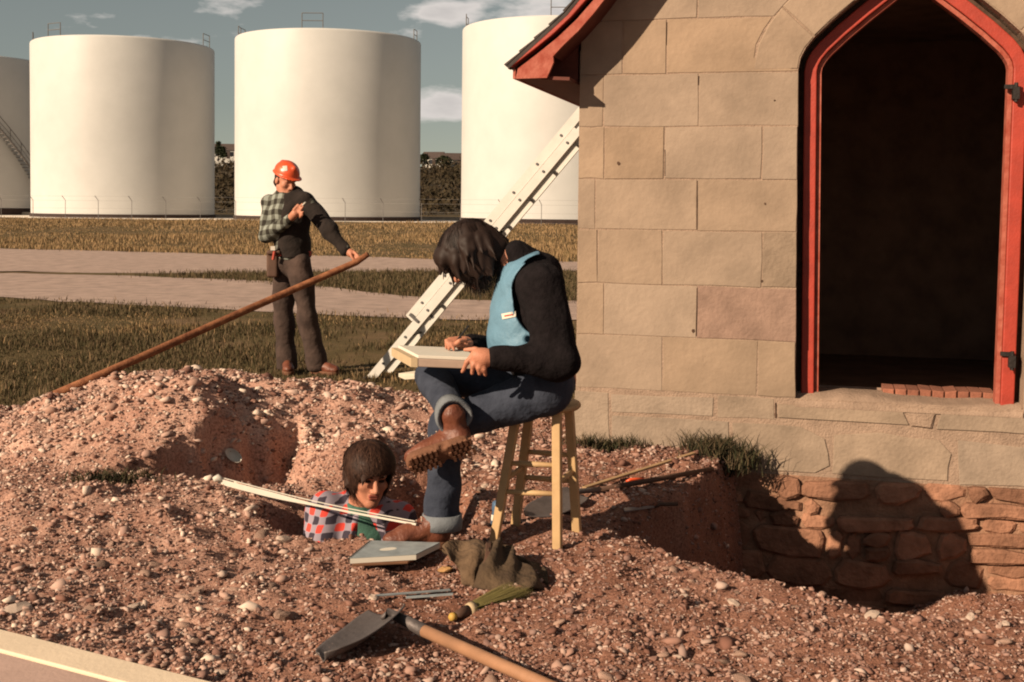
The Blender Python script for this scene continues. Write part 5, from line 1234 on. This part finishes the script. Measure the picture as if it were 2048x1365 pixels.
# ================================================================ THINGS ON THE DIG
# ---- wooden stool
def stool():
    near = G(1115, 1103); c = Vector((.105, 5.33, 0)); a = R(20); d1 = Vector((-math.cos(a), math.sin(a), 0)); d2 = Vector((math.sin(a), math.cos(a), 0))
    near = Vector((near.x, near.y, 0)); feet = [near, near + d1 * .30, near + d1 * .30 + d2 * .29, near + d2 * .29]; cc = sum(feet, Vector()) / 4
    zt = .625; rt = empty('stool', (cc.x, cc.y, Hs(cc.x, cc.y))); tops = []
    cs = Vector((.145, 5.24, 0))
    for f in feet:
        t = cs + (f - cc) * .60; t.z = zt - .02; f = Vector((f.x, f.y, Hs(f.x, f.y) - .02)); tops.append((t, f))
        bevelled(MB().beam(f, t, .038, .036, d2).build('leg', M['pine'], root=rt), .004)
    for i, j, k in ((0, 1, .42), (1, 2, .5), (2, 3, .42), (3, 0, .5), (0, 1, .62), (2, 3, .62)):
        p0 = tops[i][1].lerp(tops[i][0], k); p1 = tops[j][1].lerp(tops[j][0], k); e = (p1 - p0).normalized() * .012
        MB().tube([p0 - e, p0.lerp(p1, .5), p1 + e], [.010, .013, .010], 10).build('stretcher', M['pine'], root=rt, smooth=True)
    q = MB(); v = []; seg = 40; prof = [(.0, zt - .024), (.155, zt - .024), (.165, zt - .014), (.165, zt - .004), (.158, zt + .004), (.0, zt - .002)]
    for r, z in prof:
        for k in range(seg): an = 2 * math.pi * k / seg; v.append((cs.x + max(r, .001) * math.cos(an), cs.y + max(r, .001) * math.sin(an), z))
    q.add(v, [(i * seg + k, i * seg + (k + 1) % seg, (i + 1) * seg + (k + 1) % seg, (i + 1) * seg + k) for i in range(len(prof) - 1) for k in range(seg)]); q.build('seat', M['pine'], root=rt, smooth=True)
    tag(rt, 'pale wooden four-legged stool under the seated person', 'stool')
stool()
# ---- drawing board with paper, pencil
nl = P(823, 716, 4.90); nr = P(968, 722, 4.92); fl = P(783, 695, 5.18); frr = nr + (fl - nl)
def slab(a, b, c, d, z0, z1): return [p + Vector((0, 0, z0)) for p in (a, b, c, d)] + [p + Vector((0, 0, z1)) for p in (a, b, c, d)]
rt = empty('drawing_board', (nl + frr) / 2)
bevelled(MB().box8(slab(nl, nr, frr, fl, -.036, -.003)).build('board', M['boardside'], root=rt), .003)
ins = lambda k, c: c + ((nl + frr) / 2 - c) * k
bevelled(MB().box8(slab(*[ins(.03, c) for c in (nl + (nr - nl) * .08, nr, frr, fl + (nr - nl) * .08)], -.002, .011)).build('paper_pad', M['paper'], root=rt), .002)
a, b = nl, nl + (nr - nl) * .085; c, d = fl + (nr - nl) * .085, fl
MB().box8(slab(a + Vector((-.002, -.002, 0)), b + Vector((0, -.002, 0)), c, d, -.038, -.0015)).build('tape_strip', M['tape'], root=rt)
tag(rt, 'pale drawing board with white paper held on the seated person\'s lap', 'drawing board')
pn = MB().tube([P(902, 698, 5.085), P(904, 695, 5.09), P(937, 652, 5.12)], [.001, .0042, .0042], 7).build('pencil', M['black']); tag(pn, 'dark pencil in the seated person\'s drawing hand', 'pencil')

# ---- extension ladder leaning on the far eave
def ladder():
    b0 = G(741, 759, .0); b0.z = Hs(b0.x, b0.y); u = WU.copy(); v = Vector((-WN.x, -WN.y, 0)); sl_ = math.atan2(2.08, 1.756)
    dr = u * math.cos(sl_) + Vector((0, 0, math.sin(sl_))); nn = (Vector((0, 0, 1)) - dr * dr.z).normalized()
    rt = empty('extension_ladder', b0); Wd = .40
    def section(s0, s1, off, wd, nm, dv):
        for k in (0, 1):
            p0 = b0 + dr * s0 + nn * off + v * (dv + k * wd); p1 = b0 + dr * s1 + nn * off + v * (dv + k * wd)
            q = MB().beam(p0, p1, .006, .075, nn)
            for e in (-1, 1): q.beam(p0 + nn * e * .0365 + v * (.014 if k == 0 else -.014), p1 + nn * e * .0365 + v * (.014 if k == 0 else -.014), .03, .004, nn)
            q.build('rail', M['alu'], root=rt)
        s = s0 + .18
        while s < s1 - .1:
            c = b0 + dr * s + nn * off + v * dv; MB().tube([c - v * .012, c + v * (wd + .012)], .011, 8).build('rung', M['aludark'], root=rt); s += .305
    section(0.0, 2.75, .0, Wd, 'base', 0); section(.62, 3.05, .082, Wd - .035, 'fly', .018)
    for k in (0, 1):
        c = b0 + v * (k * Wd); MB().beam(c - dr * .03 + nn * -.045, c - dr * .03 + nn * .05, .05, .03, dr).build('foot', M['aludark'], root=rt)
        for s in (.66, 1.62): MB().box(b0 + dr * s + nn * .045 + v * (k * (Wd + .01) - .006), (.012, .010, .05), (dr, v, nn)).build('bracket', M['aludark'], root=rt)
    pu = b0 + dr * 1.62 + v * (Wd + .02); MB().tube([pu - v * .03, pu + v * .03], .035, 12).build('pulley', M['iron'], root=rt)
    tag(rt, 'aluminium extension ladder leaning towards the building eave', 'ladder')
ladder()

# ---- long rusty pole under the standing person's hand
ph = P(712, 518, 10.14); pe = P(736, 506, 10.12); dirv = (ph - pe).normalized()
lo_ = P(88, 811, 8.05); lo_.z = min(max(lo_.z, Hs(lo_.x, lo_.y) + .01), lo_.z + .04)
pole = MB().tube([lo_, lo_.lerp(ph, .25) + Vector((0, 0, -.012)), lo_.lerp(ph, .6) + Vector((0, 0, -.015)), ph + Vector((0, 0, -.03)), pe + Vector((0, 0, -.012))], [.030, .030, .030, .029, .024], 12).build('pole', M['rust'], smooth=True)
tag(pole, 'long rusty brown pole sloping from the spoil heap to a hand', 'pole')

# ---- measuring tape stretched over the pit, with its peg
pa = P(440, 998, 6.0); pb_ = P(832, 1049, 5.04); pa.z = max(pa.z, Hs(pa.x, pa.y) + .01)
def tape(a, b, w0, w1, name, label, th=.003):
    q = MB(); n = 24; vs = []; d = (b - a).normalized()
    for i in range(n + 1):
        t = i / n; p = a.lerp(b, t) + Vector((0, 0, -.012 * math.sin(math.pi * t))); w = (w0 + (w1 - w0) * sstep(.25, .6, np.array(t))); up = Vector((0, 0, 1))
        s = d.cross(up).normalized()
        vs += [p + up * w / 2 - s * th / 2, p - up * w / 2 - s * th / 2, p - up * w / 2 + s * th / 2, p + up * w / 2 + s * th / 2]
    fs = [(i * 4 + k, i * 4 + (k + 1) % 4, (i + 1) * 4 + (k + 1) % 4, (i + 1) * 4 + k) for i in range(n) for k in range(4)] + [(0, 3, 2, 1), (n * 4, n * 4 + 1, n * 4 + 2, n * 4 + 3)]
    o = q.add(vs, fs).build(name, M['white']); tag(o, label, 'tape'); return o
tape(pa, pb_, .028, .009, 'measuring_tape', 'white measuring tape stretched across the pit past the checked shirt')
st = tape(pa + Vector((.02, .0, .018)), P(830, 1043, 5.03), .004, .004, 'string_line', 'thin pale string running just above the measuring tape'); st['category'] = 'string'
pg = empty('tape_peg', (pa.x, pa.y, Hs(pa.x, pa.y)))
MB().tube([Vector((pa.x, pa.y, Hs(pa.x, pa.y) - .08)), pa + Vector((0, 0, .02))], [.008, .011], 8).build('pin', M['steel'], root=pg)
MB().tube([pa + Vector((-.028, -.01, .012)), pa + Vector((-.01, -.01, .022)), pa + Vector((.02, -.008, .006))], [.014, .019, .010], 10).build('tape_knot', M['white'], root=pg, smooth=True)
tag(pg, 'small peg with white knot at the far end of the tape', 'peg')

def flat(o): return o
def gp(x, y, dz=0.0):       # a point on the ground seen at this picture position
    d = ray(x, y); ks = np.linspace(3.0, 12, 2600); xx, yy, zz = CAM.x + d.x * ks / d.y, ks, CAM.z + d.z * ks / d.y
    i = int(np.argmax(zz < H(xx, yy))); p = Vector((float(xx[i]), float(yy[i]), 0)); p.z = Hs(p.x, p.y) + dz; return p
# ---- spiral notebook on a brown clipboard
a, b, c, d = gp(700, 1147), gp(832, 1150), gp(880, 1112), gp(742, 1106); zb = max(p.z for p in (a, b, c, d)) + .008
for p in (a, b, c, d): p.z = zb
cb = MB().box8(slab(a + (b - a) * .03 + Vector((0, -.012, 0)), b + (a - b) * .12 + Vector((0, -.014, 0)), c + (d - c) * .15, d + (c - d) * .03, 0, .010)).build('clipboard', M['brown']); bevelled(cb, .003); tag(cb, 'brown hardboard clipboard lying under the spiral notebook', 'clipboard')
nb = empty('spiral_notebook', (a + c) / 2)
tilt = [Vector((0, 0, dz)) for dz in (.010, .012, .022, .020)]
lo4 = [p + t for p, t in zip((a, b, c, d), tilt)]; hi4 = [p + Vector((0, 0, .020)) for p in lo4]
MB().box8(lo4 + hi4).build('pages', M['paper'], root=nb)
bevelled(MB().box8([p + Vector((0, 0, .0205)) for p in lo4] + [p + Vector((0, 0, .024)) for p in lo4]).build('cover', M['cover'], root=nb), .001)
m0, m1 = hi4[0].lerp(hi4[1], .42).lerp(hi4[3].lerp(hi4[2], .42), .45), Vector((0, 0, .006))
ex, ey = (hi4[1] - hi4[0]).normalized(), (hi4[3] - hi4[0]).normalized()
mk = MB(); ring = [m0 + ex * .035 * math.cos(k * .3927) + ey * .022 * math.sin(k * .3927) + Vector((0, 0, .0052)) for k in range(16)]; mk.add(ring, [tuple(range(16))]); mk.build('cover_mark', M['paper'], root=nb)
for i in range(15):
    p = hi4[0].lerp(hi4[3], (i + .5) / 15); d_ = ex
    MB().tube([p + d_ * .010 * math.cos(t) + Vector((0, 0, -.006 + .013 * math.sin(t))) for t in np.linspace(0, 6.28, 11)], .0016, 5, False).build('ring', M['black'], root=nb)
tag(nb, 'grey-blue spiral notebook lying on the ground by the boot', 'notebook')

# ---- olive canvas bag with its flap thrown open
def patch(ctrl, nu, nv, th, name, m_, root, fold=.006, seed=1):
    """cloth patch through a grid of control points, given thickness"""
    c = np.array([[tuple(p) for p in r] for r in ctrl]); rr = np.random.default_rng(seed)
    def cr_(P_, t):
        n = len(P_) - 1; x = t * n; i = min(int(x), n - 1); f = x - i; p0, p1, p2, p3 = P_[max(i - 1, 0)], P_[i], P_[i + 1], P_[min(i + 2, n)]
        return .5 * (2 * p1 + (p2 - p0) * f + (2 * p0 - 5 * p1 + 4 * p2 - p3) * f * f + (3 * p1 - p0 - 3 * p2 + p3) * f ** 3)
    g_ = np.array([[cr_([cr_(row_, u) for row_ in c], v) for u in np.linspace(0, 1, nu)] for v in np.linspace(0, 1, nv)])
    du = np.gradient(g_, axis=1); dv = np.gradient(g_, axis=0); nrm = np.cross(du, dv); nrm /= np.linalg.norm(nrm, axis=2)[..., None] + 1e-9
    uu, vv = np.meshgrid(np.linspace(0, 1, nu), np.linspace(0, 1, nv)); w = sum(np.sin(rr.uniform(4, 16) * uu + rr.uniform(3, 14) * vv + rr.uniform(0, 6)) for _ in range(4)) * fold * .5
    g_ = g_ + nrm * w[..., None]; top = g_ + nrm * th / 2; bot = g_ - nrm * th / 2; n = nu * nv; f = []
    for j in range(nv - 1):
        for i in range(nu - 1): k = j * nu + i; f += [(k, k + 1, k + nu + 1, k + nu), (n + k, n + k + nu, n + k + nu + 1, n + k + 1)]
    ring = list(range(nu)) + [j * nu + nu - 1 for j in range(1, nv)] + [(nv - 1) * nu + i for i in range(nu - 2, -1, -1)] + [j * nu for j in range(nv - 2, 0, -1)]
    for i in range(len(ring)): a_, b_ = ring[i], ring[(i + 1) % len(ring)]; f.append((a_, n + a_, n + b_, b_))
    o = MB().add([tuple(p) for p in np.concatenate([top.reshape(-1, 3), bot.reshape(-1, 3)])], f).build(name, m_, root=root, smooth=True); return o
bc = gp(1010, 1165); bg_ = empty('canvas_bag', bc)
def PB(x, y, dY=0.0):      # a point dY metres behind the ground line y=1178 of the bag
    return P(x, y, gp(1000, 1178).y + dY)
GB = lambda x, y, dz=.004: gp(x, y, dz)
patch([[PB(884, 1098, .20), PB(915, 1082, .26), PB(950, 1080, .28), PB(982, 1088, .26)],
       [PB(903, 1122, .12), PB(925, 1120, .13), PB(955, 1112, .14), PB(975, 1112, .16)],
       [GB(926, 1160), GB(935, 1172), GB(948, 1178), GB(958, 1170)]], 22, 22, .008, 'flap', M['flapcanvas'], bg_, .011, 3)
patch([[PB(962, 1100, .22), PB(985, 1084, .27), PB(1005, 1085, .28), PB(1018, 1095, .29)],
       [PB(958, 1135, .10), PB(990, 1130, .10), PB(1025, 1132, .12), PB(1050, 1138, .16)],
       [GB(950, 1180), GB(1000, 1186), GB(1050, 1188), GB(1096, 1178)]], 26, 22, .009, 'front', M['canvas'], bg_, .014, 5)
patch([[PB(985, 1086, .28), PB(1005, 1090, .31), PB(1018, 1096, .30)], [PB(1010, 1115, .32), PB(1040, 1120, .32), PB(1060, 1140, .22)], [GB(1040, 1130), GB(1085, 1135), GB(1098, 1174)]], 16, 16, .009, 'back', M['canvas'], bg_, .01, 7)
patch([[PB(884, 1100, .21), PB(930, 1087, .29), PB(985, 1090, .29)], [PB(905, 1118, .2), PB(950, 1115, .28), PB(1000, 1110, .32)], [GB(915, 1140), GB(970, 1128), GB(1040, 1126)]], 14, 14, .009, 'lining', M['canvas'], bg_, .005, 9)
patch([[PB(972, 1086, .245), PB(984, 1085, .25)], [PB(968, 1122, .115), PB(978, 1122, .11)], [GB(948, 1178, .012), GB(958, 1180, .012)]], 5, 14, .006, 'strap', M['darkwood'], bg_, .002, 4)
tag(bg_, 'olive canvas bag slumped on the ground with flap open', 'bag')
# ---- ochre pebble
o = link('pebble', svar[1].copy(), None); o.data.materials.clear(); o.data.materials.append(M['yellowstone']); p = gp(892, 1146); o.location = p + Vector((0, 0, .012)); o.scale = (.024, .020, .026); tag(o, 'rounded ochre yellow pebble beside the notebook and bag', 'pebble')
# ---- two metal rulers
for (x0, y0, x1, y1, lab) in ((752, 1198, 900, 1189, 'longer thin grey ruler lying on the ground'), (812, 1202, 906, 1197, 'shorter pale ruler lying in front of the longer one')):
    a, b = gp(x0, y0, .012), gp(x1, y1, .016); q = MB().beam(a, b, .018, .004).build('ruler', M['cover']); tag(q, lab, 'ruler', 'rulers on the ground')
# ---- whisk brush
a, b = gp(902, 1248, .022), gp(1048, 1190, .022); wb = empty('whisk_brush', a); dv_ = (b - a).normalized(); sd_ = dv_.cross(Vector((0, 0, 1))).normalized(); Lb = (b - a).length
MB().tube([a - dv_ * .005, a + dv_ * .004, a + dv_ * .02], [.010, .016, .014], 12).build('handle_end', M['yellow'], root=wb, smooth=True)
MB().tube([a + dv_ * .02, a + dv_ * .05, a + dv_ * .085], [.015, .018, .022], 12).build('grip', M['darkwood'], root=wb, smooth=True)
MB().tube([a + dv_ * .085, a + dv_ * .11], [.024, .03], 12).build('binding', M['tape'], root=wb, smooth=True)
n = 900; s_ = RNG.uniform(-1, 1, n); s2_ = RNG.uniform(-1, 1, n); A0 = np.array(a) + np.outer(np.full(n, .10), dv_) + np.outer(s_ * .026, sd_) + np.outer(s2_ * .014, (0, 0, 1)); A1 = np.array(a) + np.outer(RNG.uniform(.86, 1.02, n) * Lb, dv_) + np.outer(s_ * .062 + RNG.normal(size=n) * .006, sd_) + np.outer(s2_ * .016 + .006, (0, 0, 1))
wv = np.array(sd_) * .0016; tv = np.stack([A0 - wv, A0 + wv, A1], 1).reshape(-1, 3); br = link('bristles', np_mesh('bristles', tv, np.arange(3 * n).reshape(-1, 3)), M['bristle']); attach(br, wb); br['kind'] = 'stuff'
tag(wb, 'whisk brush with green-yellow bristles and yellow handle end', 'brush')
# ---- shovel in the foreground
def shovel(name, tip, neck, wdt, hdl, label, m_h, turn=0.0, curl=.03, hr=.019, socket=.16, lift=None):
    rt = empty(name, (neck + tip) / 2); f = (tip - neck).normalized(); up = Vector((0, 0, 1)); s = f.cross(up).normalized(); s = (s * math.cos(turn) + up * math.sin(turn)).normalized(); nrm = s.cross(f).normalized(); L_ = (tip - neck).length
    ctrl = []
    for t in (0, .12, .4, .7, .9, 1.0):
        w = wdt * {0: .80, .12: .96, .4: 1.0, .7: .92, .9: .55, 1.0: .10}[t]; row_ = []
        for k in (-1, -.5, 0, .5, 1): row_.append(neck + f * (L_ * t) + s * (w / 2 * k) + nrm * (curl * (abs(k) ** 2) - .012 * math.sin(t * 3)))
        ctrl.append(row_)
    patch(ctrl, 17, 25, .004, 'blade', M['blade'], rt, .0008, 2)
    d = (hdl - neck).normalized(); s0 = neck + f * (L_ * .10) + nrm * .006; s1 = neck + d * socket
    MB().tube([s0, neck + nrm * .012, neck.lerp(s1, .5) + Vector((0, 0, .006)), s1], [.010, .014, hr * .95, hr * 1.12], 12).build('socket', M['blade'], root=rt, smooth=True)
    MB().tube([s1 - d * .02, s1.lerp(hdl, .5), hdl], [hr, hr, hr * .95], 14).build('handle', m_h, root=rt, smooth=True)
    tag(rt, label, 'shovel'); return rt
nk_ = gp(778, 1262, .055); tp = gp(648, 1330, .012); hd = gp(990, 1356, .03); hd2 = nk_ + (hd - nk_).normalized() * 1.25; hd2.z = max(hd2.z, Hs(hd2.x, hd2.y) + .03)
shovel('shovel', tp, nk_, .20, hd2, 'shovel with worn grey blade and orange-brown handle in the foreground', M['handle'], turn=-.30, hr=.021, socket=.21)
nk_ = gp(1155, 1000, .03); tp = gp(1052, 1045, .03)
shovel('shovel', tp, nk_, .17, gp(1425, 950, .03), 'grey-bladed shovel with dark handle lying behind the stool', M['darkwood'], turn=.25, curl=.008, hr=.014)
a, b = gp(1168, 984, .02), gp(1388, 918, .03); lt_ = MB().beam(a, b, .028, .012).build('lath', M['lathwood']); tag(bevelled(lt_, .002), 'pale yellowish lath lying on the ground towards the wall', 'lath')
a, b = gp(1252, 968, .012), gp(1288, 962, .012); og = MB().tube([a, a.lerp(b, .25) + Vector((0, 0, .006)), b], [.005, .009, .006], 10).build('marker_handle', M['orange'], smooth=True); tag(og, 'small bright orange handle lying beside the pale lath', 'handle')
# ---- trowel lying on the pit edge
a, b = gp(1248, 1030, .02), gp(1308, 1026, .02); tr_ = empty('trowel', a)
MB().add([a + Vector((0, -.03, 0)), a + Vector((0, .03, 0)), b + Vector((0, .012, .004)), b + Vector((0, -.012, .004)), a + Vector((0, -.03, .006)), a + Vector((0, .03, .006)), b + Vector((0, .012, .010)), b + Vector((0, -.012, .010))], [(3, 2, 1, 0), (4, 5, 6, 7), (0, 1, 5, 4), (1, 2, 6, 5), (2, 3, 7, 6), (3, 0, 4, 7)]).build('blade', M['bluegrey'], root=tr_)
MB().tube([b, b + Vector((.03, 0, .02)), b + Vector((.12, .01, .02))], [.005, .010, .011], 10).build('handle', M['darkwood'], root=tr_, smooth=True); tag(tr_, 'small blue-grey trowel lying at the shadowed pit edge', 'trowel')
# ---- crushed can behind the stool leg
p = gp(993, 1052); cn = empty('drink_can', p); q = MB(); seg = 18; v = []; prof = [(.024, 0), (.031, .006), (.032, .05), (.028, .068), (.032, .085), (.031, .108), (.025, .116)]
for r, z in prof:
    for k in range(seg): an = 2 * math.pi * k / seg; v.append((p.x + r * math.cos(an) * (1 + .12 * math.sin(3 * an + z * 40)) + z * .12, p.y + r * math.sin(an), p.z + z))
q.add(v, [(i * seg + k, i * seg + (k + 1) % seg, (i + 1) * seg + (k + 1) % seg, (i + 1) * seg + k) for i in range(len(prof) - 1) for k in range(seg)] + [tuple(range(seg - 1, -1, -1)), tuple(range((len(prof) - 1) * seg, len(prof) * seg))])
q.build('can_body', M['blue'], root=cn, smooth=True)
q = MB(); v = []
for r, z in ((.0332, .028), (.0335, .05), (.0332, .056)):
    for k in range(seg): an = 2 * math.pi * k / seg; v.append((p.x + r * math.cos(an) * (1 + .12 * math.sin(3 * an + z * 40)) + z * .12, p.y + r * math.sin(an), p.z + z))
q.add(v, [(i * seg + k, i * seg + (k + 1) % seg, (i + 1) * seg + (k + 1) % seg, (i + 1) * seg + k) for i in range(2) for k in range(seg)]); q.build('can_band', M['paper'], root=cn, smooth=True)
tag(cn, 'dented blue and white drink can behind the stool leg', 'can')
# ---- pale planks in the near corner
zp_ = .075; a0, a1 = G(-60, 1243, zp_), G(430, 1365, zp_)
dv_ = (a1 - a0).normalized(); sd_ = Vector((dv_.y, -dv_.x, 0)).normalized()
if sd_.y > 0: sd_ = -sd_
a1 = a1 + dv_ * .8; a0 = a0 - dv_ * .6
for nm, o0, w, m_, dz, lab in (('plank', 0, .125, 'plank', 0, 'pale cream plank edging the spoil in the near corner'), ('plank', .132, .30, 'plankpink', -.006, 'wide pinkish board in front of the cream plank')):
    p0, p1 = a0 + sd_ * o0, a1 + sd_ * o0
    q = MB().box8([p0 + Vector((0, 0, dz - .04)), p1 + Vector((0, 0, dz - .04)), p1 + sd_ * w + Vector((0, 0, dz - .04)), p0 + sd_ * w + Vector((0, 0, dz - .04)), p0 + Vector((0, 0, dz)), p1 + Vector((0, 0, dz)), p1 + sd_ * w + Vector((0, 0, dz)), p0 + sd_ * w + Vector((0, 0, dz))]).build(nm, M[m_]); bevelled(q, .004); tag(q, lab, 'plank')
# ---- white dish on the heap, white board by the ladder foot, dark clods
p = gp(467, 930); dr_ = MB(); v = []; seg = 24; n1 = Vector((.2, -.75, .6)).normalized(); e1 = n1.orthogonal().normalized(); e2 = n1.cross(e1); prof = [(.02, -.012), (.05, -.008), (.062, .010), (.066, .012), (.064, .006), (.052, -.014), (.02, -.018)]
for r, z in prof:
    for k in range(seg): an = 2 * math.pi * k / seg; v.append(p + Vector((0, 0, .04)) + e1 * r * math.cos(an) * .5 + e2 * r * math.sin(an) * .85 + n1 * z * .9)
dr_.add(v, [(i * seg + k, i * seg + (k + 1) % seg, (i + 1) * seg + (k + 1) % seg, (i + 1) * seg + k) for i in range(len(prof) - 1) for k in range(seg)] + [tuple(range(seg)), tuple(range((len(prof) - 1) * seg, len(prof) * seg))])
tag(dr_.build('dish', M['white'], smooth=True), 'small white oval dish lying in the hollow of the heap', 'dish')
a, b = P(797, 754, 8.6), P(870, 741, 8.5); zz = max(a.z, Hs(a.x, 8.6) + .03, Hs(b.x, 8.5) + .03)
wbd = MB().add([Vector((a.x, a.y, zz)), Vector((a.x + .05, a.y - .05, zz - .012)), Vector((b.x, b.y - .06, zz + .02)), Vector((b.x, b.y + .05, zz + .05)), Vector((a.x, a.y, zz + .025)), Vector((a.x + .05, a.y - .05, zz + .012)), Vector((b.x, b.y - .06, zz + .045)), Vector((b.x, b.y + .05, zz + .075))], [(3, 2, 1, 0), (4, 5, 6, 7), (0, 1, 5, 4), (1, 2, 6, 5), (2, 3, 7, 6), (3, 0, 4, 7)]).build('painted_board', M['whitepaint']); tag(wbd, 'white painted board end on the heap behind the seated person\'s knee', 'board')

# ---- tufts of weeds
def tuft(cx, cy, n, spread, hgt, label, droop=0.0, w=.007, wallz=None):
    x = cx + RNG.normal(size=n) * spread[0]; y = cy + RNG.normal(size=n) * spread[1]; o_ = (x - CORNER.x) * WN.x + (y - CORNER.y) * WN.y; k = o_ > .015; x, y = x[k], y[k]
    z = H(x, y); z = np.where(z < -.12, -.04 + RNG.normal(size=len(x)) * .03, z)
    me = blades('tuft', x, y, z, np.full(len(x), hgt), np.full(len(x), w), .9); o = empty('grass_tuft', (cx, cy, Hs(cx, cy))); b_ = attach(link('blades', me, M['weed']), o); b_['kind'] = 'stuff'; tag(o, label, 'weeds'); return o
g1, g2, g3 = gp(1205, 900), gp(1455, 935), gp(240, 962)
tuft(g1.x, g1.y, 500, (.13, .05), .09, 'low dark weeds growing along the wall corner', w=.009)
tuft(g2.x - .02, g2.y + .05, 1500, (.10, .10), .13, 'thick grass tuft overhanging the pit below the wall', w=.008)
tuft(g3.x - .02, g3.y, 380, (.10, .05), .07, 'dark grassy sod on the spoil heap beside the hollow', w=.008)
